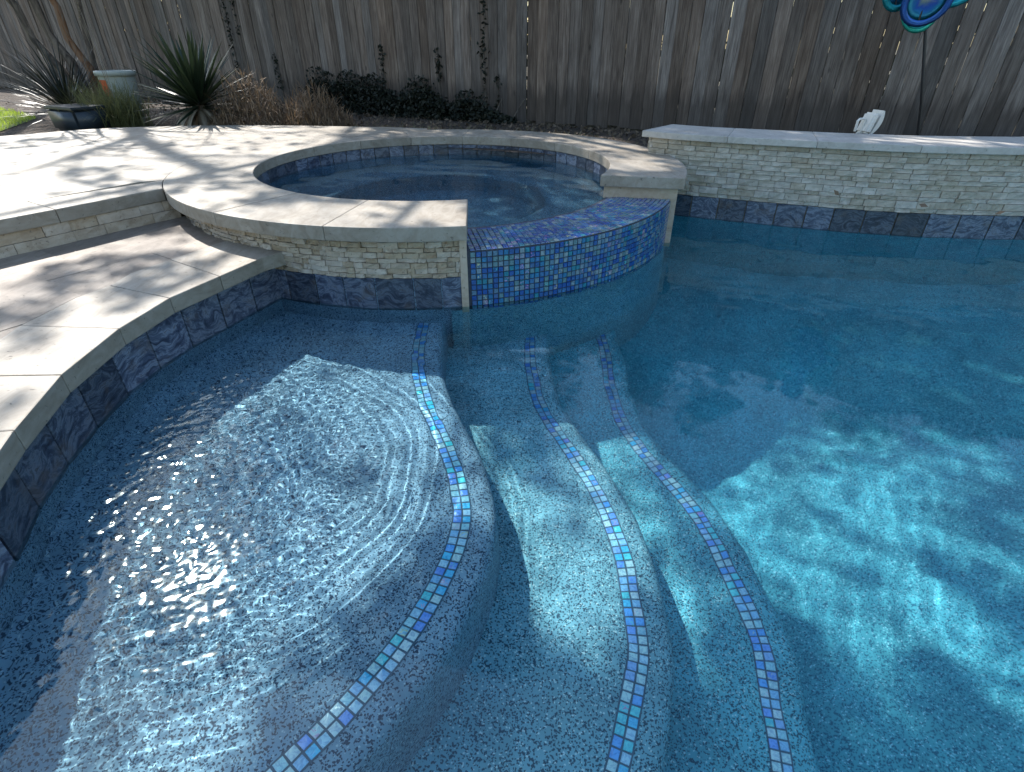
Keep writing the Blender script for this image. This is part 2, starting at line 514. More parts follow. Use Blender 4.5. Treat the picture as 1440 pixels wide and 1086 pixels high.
GROUND = mat_plain('dry_ground', (0.10, 0.085, 0.055), 0.95, 3, 0.35, 0.3, world=True)
POOL_X1, POOL_Y0 = 5.2, -2.2
SHORE = [(-1.093,2.461),(-1.161,2.441),(-1.334,1.969),(-1.363,1.698),(-1.342,1.384),(-1.267,1.108),(-1.212,0.993),(-1.14,0.76),(-1.12,0.42),(-1.16,0.0),(-1.3,-0.6),(-1.5,-2.2)]
# face of the left pool wall, set back under the coping nose
SHORE_F = [(-1.16, 2.62), (-1.225, 2.46), (-1.392, 1.985), (-1.42, 1.70), (-1.40, 1.39), (-1.33, 1.10), (-1.272, 0.99), (-1.20, 0.75), (-1.18, 0.42), (-1.22, 0.0), (-1.36, -0.6), (-1.56, -2.2)]
WALLP = [(1.02, 4.34), (1.15, 4.235), (1.33, 4.13), (1.5, 4.05), (1.8, 3.92), (2.14, 3.785), (2.5, 3.665), (2.9, 3.59), (3.4, 3.555), (3.9, 3.585), (4.5, 3.70), (5.2, 3.92), (6.0, 4.3)]

# the sheet of land with the pool and spa cut out of it
gbm = bmesh.new()
outer = [gbm.verts.new((x, y, Z_GRD - 0.012)) for x, y in ((-300, -300), (300, -300), (300, 300), (-300, 300))]
hole_pts = [(-1.75, -2.6), (5.6, -2.6), (5.6, 3.95), (3.4, 3.75), (2.3, 3.95), (1.3, 4.3), (1.02, 4.9), (0.35, 5.4), (-0.52, 5.55), (-1.4, 5.3), (-1.95, 4.6), (-2.0, 3.7), (-2.6, 2.6), (-2.6, 0)]
hole = [gbm.verts.new((x, y, Z_GRD - 0.012)) for x, y in hole_pts]
es = [gbm.edges.new((outer[i], outer[(i + 1) % 4])) for i in range(4)] + [gbm.edges.new((hole[i], hole[(i + 1) % len(hole)])) for i in range(len(hole))]
bmesh.ops.triangle_fill(gbm, edges=es, use_beauty=True)
gro = obj('ground', bm_mesh('ground', gbm, GROUND))
tag(gro, 'dry bare ground stretching away beyond the fence', 'ground', kind='structure')

# ------------------------------------------------------------------ fence
FENCE_O = Vector((0.24, 7.04))
FENCE_D = Vector((0.868, -0.496)).normalized()
FENCE_N = Vector((-FENCE_D.y, FENCE_D.x))      # away from the pool
def fence_pt(s, off=0.0): return FENCE_O + FENCE_D * s + FENCE_N * off
FANG = math.atan2(FENCE_D.y, FENCE_D.x)
bed_poly = [tuple(fence_pt(-17, -0.02)), tuple(fence_pt(8, -0.02)), (5.5, 3.7), (3.4, 3.6), (2.2, 3.8), (1.0, 4.3), (0.9, 4.6), (-0.5, 5.2), (-3.4, 5.5), (-4.75, 4.9), (-5.3, 5.5), (-6.0, 7.6), (-8.4, 9.6)]
bed = sheet('planting_bed', bed_poly, Z_GRD - 0.004, SOIL)
tag(bed, 'dark mulched soil strip between the paving and the wooden fence', 'garden bed', kind='structure')

plank_meshes = []
def plank_mesh(k):
    r = random.Random(100 + k)
    bm = bmesh.new()
    nz = 7
    bow, bow2 = r.uniform(-.0022, .0022), r.uniform(-.0015, .0015)
    rings = []
    for i in range(nz + 1):
        t = i / nz
        dx = bow * math.sin(math.pi * t) + bow2 * math.sin(2 * math.pi * t)
        dy = r.uniform(-.0015, .0015)
        z = 1.86 * t
        if i == 0: pass
        w = 0.5
        top = 0.0
        rings.append([bm.verts.new((dx + sx * w * 0.118, dy + sy * 0.009, z + (r.uniform(-.004, .004) if i in (0, nz) else 0))) for sx, sy in ((-1, -1), (1, -1), (1, 1), (-1, 1))])
    for a, b in zip(rings, rings[1:]):
        for q in range(4):
            bm.faces.new((a[q], a[(q + 1) % 4], b[(q + 1) % 4], b[q]))
    bm.faces.new(rings[0][::-1]); bm.faces.new(rings[-1])
    bmesh.ops.recalc_face_normals(bm, faces=bm.faces)
    bmesh.ops.bevel(bm, geom=[e for e in bm.edges if e.calc_face_angle(0) > .8 and abs((e.verts[0].co - e.verts[1].co).z) > .1], offset=.003, segments=1, affect='EDGES')
    return bm_mesh('fence_plank_%d' % k, bm, WOOD)
plank_meshes = [plank_mesh(k) for k in range(10)]
fence = empty('wooden_fence', (FENCE_O.x, FENCE_O.y, Z_GRD))
tag(fence, 'tall weathered grey-brown board fence running across the whole back', 'fence')
s = -17.5
while s < 6.4:
    w = rnd.uniform(0.116, 0.131)
    o = obj('plank', rnd.choice(plank_meshes), fence)
    p = fence_pt(s + w / 2, rnd.uniform(-.007, .007)) - FENCE_O
    o.location = (p.x, p.y, rnd.uniform(0.0, 0.035))
    o.rotation_euler = (rnd.uniform(-.004, .004), rnd.uniform(-.0010, .0010), FANG + rnd.uniform(-.03, .03))
    o.scale = (w / 0.118, 1, rnd.uniform(.985, 1.01))
    s += w + rnd.choice((0.0024, 0.0016, 0.0012, 0.002, 0.0032))
for zr in (0.3, 0.95, 1.6):
    bm = bmesh.new()
    box_bm(bm, -17.5, 6.5, 0.022, 0.062, zr - 0.045, zr + 0.045)
    o = obj('rail', bm_mesh('fence_rail', bm, WOOD), fence)
    o.rotation_euler = (0, 0, FANG)
pm = None
for k in range(10):
    if pm is None:
        bm = bmesh.new(); box_bm(bm, -.045, .045, -.045, .045, -0.1, 1.85); pm = bm_mesh('fence_post', bm, WOOD)
    o = obj('post', pm, fence)
    p = fence_pt(-16.8 + 2.4 * k, 0.11) - FENCE_O
    o.location = (p.x, p.y, 0); o.rotation_euler = (0, 0, FANG)

hr = random.Random(17)  # unseen foliage added behind the fence to block light in the board gaps
HV, HF = [], []
for i in range(9000):
    p = fence_pt(hr.uniform(-17.5, 7.0), hr.uniform(.30, .85)); z = Z_GRD + 2.15 * hr.random()
    n = Vector((hr.gauss(0, 1), hr.gauss(0, 1), hr.gauss(0, 1) + .4)).normalized()
    u = n.cross(Vector((hr.gauss(0, 1), hr.gauss(0, 1), hr.gauss(0, 1)))).normalized(); w = n.cross(u); k = hr.uniform(.07, .14); b = len(HV)
    c = Vector((p.x, p.y, z)); HV += [c - u * k, c - w * k * .55, c + u * k, c + w * k * .55]; HF.append((b, b + 1, b + 2, b + 3))
leaf_screen = obj('leaf_screen', mesh('leaf_screen', HV, HF, LEAF_OAK))
tag(leaf_screen, 'unseen leaf cards added behind the board fence to darken its gaps', 'leaf_screen', kind='stuff')

# ------------------------------------------------------------------ paving generator
def pave(polygon, z0, z1, joint, row_h, col_w, ang, mat, name, parent, stagger=0.5, seed=1, lift=0.0012):
    """cut a plan polygon into staggered rectangular stones; each stone is its own object"""
    r = random.Random(seed)
    ca, sa = math.cos(-ang), math.sin(-ang)
    P = [(x * ca - y * sa, x * sa + y * ca) for x, y in polygon]
    bm = bmesh.new()
    bm.faces.new([bm.verts.new((x, y, 0)) for x, y in P])
    bmesh.ops.triangulate(bm, faces=bm.faces[:])
    ys = [p[1] for p in P]; xs = [p[0] for p in P]
    y = min(ys); rows = [y]
    while y < max(ys):
        y += row_h * r.choice((0.75, 1, 1, 1.25)); rows.append(y)
    for yy in rows[1:-1]:
        bmesh.ops.bisect_plane(bm, geom=bm.verts[:] + bm.edges[:] + bm.faces[:], plane_co=(0, yy, 0), plane_no=(0, 1, 0))
    cells = []
    for a, b in zip(rows, rows[1:]):
        x = min(xs) - r.random() * col_w; cuts = []
        while x < max(xs):
            x += col_w * r.choice((0.66, 1, 1, 1.33)); cuts.append(x)
        fs = [f for f in bm.faces if a < f.calc_center_median().y < b]
        for xx in cuts:
            fs = [f for f in bm.faces if a < f.calc_center_median().y < b]
            es_ = set(); vs_ = set()
            for f in fs:
                es_.update(f.edges); vs_.update(f.verts)
            bmesh.ops.bisect_plane(bm, geom=list(vs_) + list(es_) + fs, plane_co=(xx, 0, 0), plane_no=(1, 0, 0))
        cells.append((a, b, [-1e9] + cuts + [1e9]))
    groups = {}
    for f in bm.faces:
        c = f.calc_center_median()
        for ri, (a, b, cu) in enumerate(cells):
            if a <= c.y < b:
                groups.setdefault((ri, int(np.searchsorted(cu, c.x))), []).append([v.co.copy() for v in f.verts])
                break
    bm.free()
    cb, sb = math.cos(ang), math.sin(ang)
    out = []
    for key in sorted(groups):
        b2 = bmesh.new()
        for poly in groups[key]:
            b2.faces.new([b2.verts.new((v.x * cb - v.y * sb, v.x * sb + v.y * cb, z1 + 0)) for v in poly])
        bmesh.ops.remove_doubles(b2, verts=b2.verts[:], dist=1e-5)
        bmesh.ops.dissolve_limit(b2, angle_limit=0.01, verts=b2.verts[:], edges=b2.edges[:])
        area = sum(f.calc_area() for f in b2.faces)
        if area < 0.0004: b2.free(); continue
        try:
            res = bmesh.ops.inset_region(b2, faces=b2.faces[:], thickness=joint / 2, use_even_offset=True)
            bmesh.ops.delete(b2, geom=res['faces'], context='FACES')
        except Exception: pass
        dz = r.uniform(-lift, lift)
        for v in b2.verts: v.co.z += dz
        ex = bmesh.ops.extrude_face_region(b2, geom=b2.faces[:])
        for v in [g for g in ex['geom'] if isinstance(g, bmesh.types.BMVert)]: v.co.z -= (z1 - z0)
        o = obj(name, bm_mesh(name, b2, mat), parent)
        out.append(o)
    return out

# ------------------------------------------------------------------ upper deck
DECK_A, DECK_B = Vector((-2.326, 2.483)), Vector((-1.911, 3.148))     # step edge, left to right
dd = (DECK_B - DECK_A).normalized()
DECK_A0 = DECK_A - dd * 2.6
step_n = Vector((dd.y, -dd.x))              # out towards the lower deck
# the circle meets the step edge at DECK_B
phiB = math.degrees(math.atan2(DECK_B.y - CY, DECK_B.x - CX)) % 360     # about 212
arc = [sp(a, R_COP + 0.002) for a in np.linspace(phiB, 100, 30)]
COPW = 0.30
inner_edge = [DECK_A0 - step_n * COPW, DECK_B - step_n * COPW]
# where the inner coping line meets the circle
q = inner_edge[1]
while (q - Vector((CX, CY))).length < R_COP + 0.004: q = q - dd * 0.01
phiQ = math.degrees(math.atan2(q.y - CY, q.x - CX)) % 360
arcQ = [sp(a, R_COP + 0.002) for a in np.linspace(phiQ, 100, 30)]
deck_poly = [tuple(inner_edge[0]), tuple(q)] + arcQ + [(-0.83, 5.78), (-1.2, 5.87), (-1.7, 5.95), (-2.3, 6.02), (-2.8, 6.05), (-3.4, 5.97), (-3.9, 5.82), (-4.2, 5.62), (-4.36, 5.42), (-4.56, 5.2), (-5.3, 4.4), (-6.4, 3.4), (-7.4, 2.0), (-7.4, 0.6)]
full_deck = [tuple(DECK_A0 - step_n * .05), tuple(DECK_B - step_n * .05)] + arc + deck_poly[2 + len(arcQ):]
deck = obj('upper_deck', prism('upper_deck', [(x * 1, y) for x, y in full_deck], 0.0, Z_SPA - 0.004 - 0.012, GROUT_SAND))
tag(deck, 'pale travertine upper patio curving round behind the spa', 'patio', kind='structure')
# bring the grout bed clear of the stones' vertical edges at the rim by a small inward scale
pave(deck_poly, Z_SPA - 0.045, Z_SPA, 0.0018, 0.41, 0.61, R(-32), TRAV, 'paver', deck, seed=3, lift=0.0007)
# bullnosed step stones along its front edge
n_st = 6
for k in range(n_st):
    t0, t1 = k / n_st, (k + 1) / n_st
    tot = (DECK_B - DECK_A0).length
    a = DECK_A0 + dd * (t0 * tot + 0.0008); b = DECK_A0 + dd * (t1 * tot - 0.0008)
    poly = [a + step_n * 0.0, b, b - step_n * (COPW - .001), a - step_n * (COPW - .001)]
    if k == n_st - 1:
        e1 = Vector(sp(phiB, R_COP + .003)); poly = [a, e1] + [Vector(sp(x, R_COP + .003)) for x in np.linspace(phiB, phiQ, 6)][1:] + [a - step_n * (COPW - .001)]
    o = obj('step_stone', prism('step_stone', [tuple(p) for p in poly], Z_SPA - T_COP, Z_SPA + 0.0006, TRAV, 0.006), deck)

# split-face stone generator
def ledger_variant(k, mat):
    r = random.Random(500 + k)
    nx, nz = 3, 2
    bm = bmesh.new()
    F = [[bm.verts.new((i / nx - 0.5, -0.5 + (r.uniform(-.26, .2) if 0 < i < nx else r.uniform(0.0, .28)), j / nz - 0.5)) for i in range(nx + 1)] for j in range(nz + 1)]
    B = [[bm.verts.new((i / nx - 0.5, 0.5, j / nz - 0.5)) for i in (0, nx)] for j in (0, nz)]
    for j in range(nz):
        for i in range(nx):
            bm.faces.new((F[j][i], F[j][i + 1], F[j + 1][i + 1], F[j + 1][i]))
    bm.faces.new([F[nz][i] for i in range(nx + 1)] + [B[1][1], B[1][0]])
    bm.faces.new([F[0][i] for i in range(nx, -1, -1)] + [B[0][0], B[0][1]])
    bm.faces.new([F[j][0] for j in range(nz, -1, -1)] [::-1] + [B[1][0], B[0][0]])
    bm.faces.new([F[j][nx] for j in range(nz, -1, -1)] + [B[0][1], B[1][1]])
    return bm_mesh('ledger_stone_%d' % k, bm, mat)
LEDG = [ledger_variant(k, LEDGER) for k in range(10)]
LEDG_P = [ledger_variant(k + 20, LEDGER_PALE) for k in range(10)]

def ledger_run(parent, path, z0, z1, rows, meshes, lmin, lmax, r, depth=0.022, join=None):
    """stack courses of split stones along a plan path (list of Vectors); outward normal is to the right of travel"""
    d = [0.0]
    for a, b in zip(path, path[1:]): d.append(d[-1] + (b - a).length)
    X = [p.x for p in path]; Y = [p.y for p in path]
    at = lambda t: Vector((np.interp(t, d, X), np.interp(t, d, Y)))
    hts = np.array([r.choice((0.8, 1.0, 1.0, 1.3)) for _ in range(rows)]); hts = hts / hts.sum() * (z1 - z0)
    z = z0; cnt = 0
    jb = bmesh.new() if join else None
    for h in hts:
        t = -r.uniform(0, lmin)
        while t < d[-1]:
            l = r.uniform(lmin, lmax)
            a, b = max(t, 0), min(t + l, d[-1])
            t += l
            if b - a < 0.012: continue
            pa, pb = at(a), at(b)
            mid = (pa + pb) / 2
            tv = (pb - pa).normalized()
            nv = Vector((tv.y, -tv.x))
            pr = r.uniform(0.0, 0.015)
            c = mid + nv * (pr - depth / 2 + 0.004)
            me, rz, sc = r.choice(meshes), math.atan2(tv.y, tv.x), ((pb - pa).length - 0.0024, depth, h - 0.0024)
            if join:
                n0 = len(jb.verts)
                jb.from_mesh(me); jb.verts.ensure_lookup_table()
                T = Matrix.Translation((c.x, c.y, z + h / 2)) @ Matrix.Rotation(rz, 4, 'Z') @ Matrix.Diagonal((*sc, 1))
                for v_ in jb.verts[n0:]: v_.co = T @ v_.co
            else:
                o = obj('ledger_stone', me, parent)
                o.location = (c.x, c.y, z + h / 2)
                o.rotation_euler = (0, 0, rz)
                o.scale = sc
            cnt += 1
        z += h
    if join:
        o = obj(join, bm_mesh(join, jb, meshes[0].materials[0]), parent); o['kind'] = 'stuff'
    return cnt

# riser of the upper deck (travertine courses) above the lower deck
rise = obj('step_riser', mesh('step_riser', *(lambda a, b: ([(a.x, a.y, 0), (b.x, b.y, 0), (b.x, b.y, Z_SPA - T_COP), (a.x, a.y, Z_SPA - T_COP)], [(0, 1, 2, 3)]))(DECK_A0 + step_n * -.028, DECK_B + step_n * -.028 + dd * .03), MORTAR), deck)
ledger_run(rise, [DECK_A0 - step_n * .024, DECK_B - step_n * .024 + dd * .02], Z_LOW - .004, Z_SPA - T_COP, 2, LEDG, 0.10, 0.26, random.Random(5), 0.016)

# ------------------------------------------------------------------ lower deck with the pool coping
low_base = [(-1.12, 2.72), (-1.24, 2.46), (-1.40, 1.99), (-1.43, 1.70), (-1.41, 1.39), (-1.34, 1.10), (-1.28, 0.99), (-1.21, 0.75), (-1.19, 0.42), (-1.23, 0.0), (-1.37, -0.6), (-1.5, -2.0), (-5.5, -2.0), tuple(DECK_A0 - dd * 1.0 - step_n * .03), tuple(DECK_B - step_n * .03 + dd * .06)]
low_base = [low_base[0]] + low_base[1:]
low = obj('lower_deck', prism('lower_deck', low_base + [sp(a, R_WALL - .03) for a in np.linspace(211, 245, 8)], -0.3, Z_LOW - 0.016, GROUT_SAND))
tag(low, 'lower travertine step terrace beside the pool, in dappled sun', 'terrace', kind='structure')
cop_out = [(-1.40, 2.80), (-1.456, 2.691), (-1.651, 2.244), (-1.704, 1.972), (-1.727, 1.72), (-1.66, 1.372), (-1.60, 1.20), (-1.54, 1.02), (-1.47, 0.76), (-1.46, 0.42), (-1.50, 0.0), (-1.64, -0.6), (-1.85, -2.0)]
cop_in = [(-1.04, 2.60), (-1.161, 2.441), (-1.334, 1.969), (-1.363, 1.698), (-1.342, 1.384), (-1.267, 1.108), (-1.212, 0.993), (-1.14, 0.76), (-1.12, 0.42), (-1.16, 0.0), (-1.3, -0.6), (-1.5, -2.0)]
# stones: (inner indices, outer points)
cst = [([cop_in[0], cop_in[1], (-1.247, 2.205)], [(-1.575, 2.42), (-1.456, 2.691), (-1.36, 2.86)]),
       ([(-1.247, 2.205), (-1.334, 1.969)], [(-1.651, 2.10), (-1.651, 2.244), (-1.575, 2.42)]),
       ([(-1.334, 1.969), (-1.363, 1.698)], [(-1.727, 1.72), (-1.704, 1.972), (-1.651, 2.10)]),
       ([(-1.363, 1.698), (-1.342, 1.384)], [(-1.68, 1.372), (-1.727, 1.72)]),
       ([(-1.342, 1.384), (-1.267, 1.108)], [(-1.60, 1.06), (-1.68, 1.372)]),
       ([(-1.267, 1.108), (-1.14, 0.76)], [(-1.47, 0.70), (-1.60, 1.06)]),
       ([(-1.14, 0.76), (-1.12, 0.42)], [(-1.46, 0.40), (-1.47, 0.70)]),
       ([(-1.12, 0.42), (-1.16, 0.0)], [(-1.50, -0.02), (-1.46, 0.40)]),
       ([(-1.16, 0.0), (-1.3, -0.6)], [(-1.64, -0.64), (-1.50, -0.02)])]
def shrink(poly, d):
    c = Vector((sum(p[0] for p in poly) / len(poly), sum(p[1] for p in poly) / len(poly)))
    return [tuple(Vector(p) + (c - Vector(p)).normalized() * d) for p in poly]
for a, b in cst:
    obj('coping_stone', prism('coping_stone', shrink(list(a) + list(b), 0.0012), Z_LOW - T_LOW, Z_LOW + rnd.uniform(0, .001), TRAV, 0.005), low)
low_pav = [(-1.36, 2.86), (-1.456, 2.691), (-1.575, 2.42), (-1.651, 2.244), (-1.651, 2.10), (-1.704, 1.972), (-1.727, 1.72), (-1.68, 1.372), (-1.60, 1.06), (-1.47, 0.70), (-1.46, 0.40), (-1.50, -0.02), (-1.64, -0.64), (-5.0, -1.2), tuple(DECK_A0 - dd * 0.6 - step_n * .02), tuple(DECK_B - step_n * .02 + dd * .04)]
low_pav = low_pav + [sp(a, R_WALL - .005) for a in np.linspace(214, 236, 5)]
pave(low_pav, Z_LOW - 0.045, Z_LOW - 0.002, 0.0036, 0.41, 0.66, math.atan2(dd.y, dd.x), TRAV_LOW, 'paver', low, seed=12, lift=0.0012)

# ------------------------------------------------------------------ spa
spa = empty('spa', (CX, CY, 0))
tag(spa, 'round raised travertine spa with a blue mosaic spillway into the pool', 'hot tub')
SPA_INV = Vector((-CX, -CY, 0))
def spa_obj(name, me, wet=False, parent=spa):
    o = obj(name, me, parent, wet=wet)
    if parent is spa: o.location = SPA_INV
    return o
P_L, P_R = -79.0 + 360, -20.5           # weir ends: left slab, right slab (degrees, at the outer face)
# masonry core ring from the right slab round the back to the left slab
def ring_part(name, r0, r1, z0, z1, a0, a1, n, mat, smooth=False):
    bm = bmesh.new()
    st = []
    for a in np.linspace(a0, a1, n + 1):
        st.append([bm.verts.new(sp(a, r, z)) for r, z in ((r0, z0), (r1, z0), (r1, z1), (r0, z1))])
    for p, q2 in zip(st, st[1:]):
        for k in range(4):
            bm.faces.new((p[k], p[(k + 1) % 4], q2[(k + 1) % 4], q2[k]))
    bm.faces.new(st[0]); bm.faces.new(st[-1][::-1])
    return bm_mesh(name, bm, mat, smooth)
spa_obj('wall_core', ring_part('wall_core', R_IN + 0.012, R_WALL - 0.006, -1.2, Z_SPA - T_COP - .002, P_R, P_L, 90, MORTAR), wet=True)
spa_obj('weir_core', ring_part('weir_core', R_IN + 0.02, R_WALL + 0.012, -1.2, Z_WEIR - 0.006, P_L - 360 - .5, P_R + .5, 40, GROUT), wet=True)
# plaster shell inside: wall, bench, floor (turned profile)
prof = [(R_IN + 0.01, Z_WEIR - 0.01), (R_IN + 0.01, -0.16), (R_IN - .01, -0.19), (R_IN - 0.40, -0.20), (R_IN - 0.43, -0.215), (R_IN - 0.45, -0.25), (R_IN - 0.46, -0.62), (R_IN - 0.52, -0.66), (0.02, -0.68)]
bm = bmesh.new(); rings = []
for a in range(72):
    rings.append([bm.verts.new(sp(a * 5, r, z)) for r, z in prof])
for i in range(72):
    p, q2 = rings[i], rings[(i + 1) % 72]
    for k in range(len(prof) - 1): bm.faces.new((p[k], p[k + 1], q2[k + 1], q2[k]))
bmesh.ops.contextual_create(bm, geom=[r_[-1] for r_ in rings])
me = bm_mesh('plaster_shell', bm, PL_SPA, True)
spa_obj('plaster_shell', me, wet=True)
# coping stones
cuts = list(np.linspace(-22.0, 281.0, 15))
for i, (a0, a1) in enumerate(zip(cuts, cuts[1:])):
    ai0, ai1 = a0, a1
    if i == 0: ai0 = -26.7
    if i == len(cuts) - 2: ai1 = 284.2
    g = 0.025
    poly = [sp(a, R_COP) for a in np.linspace(a0 + g, a1 - g, 6)] + [sp(a, R_IN - .01) for a in np.linspace(ai1 - g, ai0 + g, 6)]
    spa_obj('coping_stone', prism('spa_coping_stone', poly, Z_SPA - T_COP, Z_SPA + rnd.uniform(.0, .0012), TRAV, 0.005))
# ledger stone faces
path = [Vector(sp(a, R_WALL)) for a in np.linspace(243.5, 280.3, 40)]
ledger_run(spa, path, 0.150, Z_SPA - T_COP, 8, LEDG, 0.035, 0.10, random.Random(21))
path = [Vector(sp(a, R_WALL)) for a in np.linspace(209, 243.5, 40)]
ledger_run(spa, path, Z_LOW - .01, Z_SPA - T_COP, 5, LEDG, 0.040, 0.115, random.Random(22))
for o in spa.children:
    if o.name.startswith('ledger_stone'): o.location = (o.location.x - CX, o.location.y - CY, o.location.z)
# blue tiles at the pool waterline
def tile_on(parent, a, b, z0, z1, thick, mat, name='waterline_tile', inv=None, wet=True, gap=0.0034):
    tv = (b - a); L = tv.length; tv.normalize(); nv = Vector((tv.y, -tv.x)); mid = (a + b) / 2
    bm = bmesh.new(); box_bm(bm, -L / 2 + gap, L / 2 - gap, -thick, thick * 0.3, 0, z1 - z0)
    bmesh.ops.bevel(bm, geom=[e for e in bm.edges], offset=0.0018, segments=1, affect='EDGES')
    o = obj(name, bm_mesh(name, bm, mat), parent, wet=wet)
    o.location = (mid.x + (inv.x if inv else 0), mid.y + (inv.y if inv else 0), z0)
    o.rotation_euler = (0, 0, math.atan2(tv.y, tv.x))
    return o
a = 243.0
for w in (5.4, 6.0, 5.3, 5.6, 6.6, 4.7, 4.6, 5.2):
    b = min(a + w, 280.4)
    tile_on(spa, Vector(sp(a, R_WALL + .001)), Vector(sp(b, R_WALL + .001)), -0.03, 0.147, 0.008, SLATE, inv=SPA_INV)
    a = b
    if a > 280: break
# tiles round the inside at the spa waterline
for k in range(48):
    a0, a1 = -20 + k * 6.25, -20 + (k + 1) * 6.25
    if a1 > 281: break
    p, q2 = Vector(sp(a1, R_IN + .004)), Vector(sp(a0, R_IN + .004))
    tile_on(spa, p, q2, Z_SPA - T_COP - .152, Z_SPA - T_COP - .002, 0.006, SLATE, inv=SPA_INV)
# vertical travertine end slabs beside the spillway
def slab(a_out, a_in, th, r0, r1, z0, z1, side):
    p0, p1 = Vector(sp(a_in, r0)), Vector(sp(a_out, r1))
    t = (p1 - p0).normalized(); n = Vector((-t.y, t.x)) * th * side
    return [tuple(p0), tuple(p1), tuple(p1 + n), tuple(p0 + n)]
spa_obj('end_slab', prism('end_slab', slab(-78.9, -76.6, 0.034, R_IN + .005, R_WALL + .022, 0, 0, -1), -0.07, Z_SPA - T_COP - .001, TRAV_SLAB, 0.003), wet=True)
spa_obj('end_slab', prism('end_slab', slab(-20.6, -24.6, 0.040, R_IN + .005, R_WALL + .050, 0, 0, 1), -0.07, Z_SPA - T_COP - .001, TRAV_SLAB, 0.003), wet=True)
# mosaic of the spillway: top and face; about 8 px a tile in the photograph, joined
P = 0.0268; G = 0.0036; bm = bmesh.new()
def tile_quad(bm, c, u, v, n, su, sv, h):
    a = [c + u * (su * x) + v * (sv * y) for x, y in ((-.5, -.5), (.5, -.5), (.5, .5), (-.5, .5))]
    b = [bm.verts.new(p) for p in a]
    k = 0.90
    t = [bm.verts.new(c + u * (su * x * k) + v * (sv * y * k) + n * h) for x, y in ((-.5, -.5), (.5, -.5), (.5, .5), (-.5, .5))]
    bm.faces.new(t)
    for i in range(4):
        j = (i + 1) % 4
        bm.faces.new((b[i], b[j], t[j], t[i]))
rr = random.Random(77)
A0, A1 = -78.4, -21.2
r = R_WALL + 0.014
da = math.degrees(P / r)
# face
na = int((A1 - A0) / da)
for j in range(-2, 10):
    for i in range(na + 1):
        a = A0 + (i + .5) * da
        if a > A1: break
        c = Vector(sp(a, r, Z_WEIR - 0.010 - (9 - j) * P - P / 2 + 0.0))
        if j == 9: pass
        u = Vector((-math.sin(R(a)), math.cos(R(a)), 0)); n = Vector((math.cos(R(a)), math.sin(R(a)), 0)); v = Vector((0, 0, 1))
        tl = Vector((rr.uniform(-.02, .02), rr.uniform(-.02, .02), rr.uniform(-.02, .02)))
        tile_quad(bm, c, u, v, (n + tl).normalized(), P - G, P - G, 0.004 + rr.uniform(0, .0007))
# top, ring rows
nr = int((r - R_IN) / P)
for k in range(nr):
    rk = r - (k + .5) * P
    dk = math.degrees(P / rk)
    for i in range(int((A1 + 4 - A0) / dk) + 3):
        a = A0 + (i + .5) * dk
        edge = A1 - (1 - (rk - R_IN) / (r - R_IN)) * 3.2
        if a > edge + .2: break
        drop = 0.004 if k < nr - 2 else 0.004 + 0.006 * (k - nr + 3)
        c = Vector(sp(a, rk, Z_WEIR - drop))
        u = Vector((-math.sin(R(a)), math.cos(R(a)), 0)); n = Vector((rr.uniform(-.02, .02), rr.uniform(-.02, .02), 1)).normalized(); v = Vector((math.cos(R(a)), math.sin(R(a)), 0))
        tile_quad(bm, c, u, v, n, P - G, P - G, 0.004 + rr.uniform(0, .0007))
o = spa_obj('spillway_mosaic', bm_mesh('spillway_mosaic', bm, MOSAIC), wet=True)
o['kind'] = 'stuff'

# ------------------------------------------------------------------ raised wall on the right
wall = empty('raised_wall', (2.9, 3.8, 0))
tag(wall, 'low curved pool wall of pale split-face travertine with a stone cap', 'garden wall')
WINV = Vector((-2.9, -3.8, 0))
wp = resample(WALLP, 0.05)
wn_ = [-n for n in normals(wp, 3)]         # towards the pool
def wall_strip(d0, d1, z0, z1, i0=0, i1=None):
    pts = wp[i0:i1]; nn = wn_[i0:i1]
    return [p + n * d0 for p, n in zip(pts, nn)], [p + n * d1 for p, n in zip(pts, nn)]
def wall_body(name, d0, d1, z0, z1, mat, i0=0, i1=None):
    A, B = wall_strip(d0, d1, z0, z1, i0, i1)
    poly = [tuple(p) for p in A] + [tuple(p) for p in B[::-1]]
    return prism(name, poly, z0, z1, mat)
# check which side is the pool: normals must point to -y
if wn_[20].y > 0: wn_ = [-n for n in wn_]
def wall_obj(name, me, wet=False):
    o = obj(name, me, wall, wet=wet); o.location = WINV; return o
wall_obj('core', wall_body('wall_body', -0.40, -0.012, -1.2, 0.52, MORTAR), True)
# the plain end face towards the spa is closed with split stones too
path = [p + n * -0.001 for p, n in zip(wp, wn_)]
i_end = next(i for i, p in enumerate(path) if p.x > 3.72)
pre = [o for o in wall.children]
before = set(o.name for o in wall.children)
ledger_run(wall, path[:i_end], 0.150, 0.520, 11, LEDG_P, 0.060, 0.15, random.Random(31))
ledger_run(wall, path[i_end:], 0.150, 0.520, 11, LEDG_P, 0.060, 0.15, random.Random(33), join='ledger_stones')
endp = [wp[0] + wn_[0] * -0.40, wp[0] + wn_[0] * -0.0]
ledger_run(wall, endp, 0.30, 0.520, 6, LEDG_P, 0.06, 0.18, random.Random(32))
for o in wall.children:
    if o.name not in before: o.location = (o.location.x + WINV.x, o.location.y + WINV.y, o.location.z)
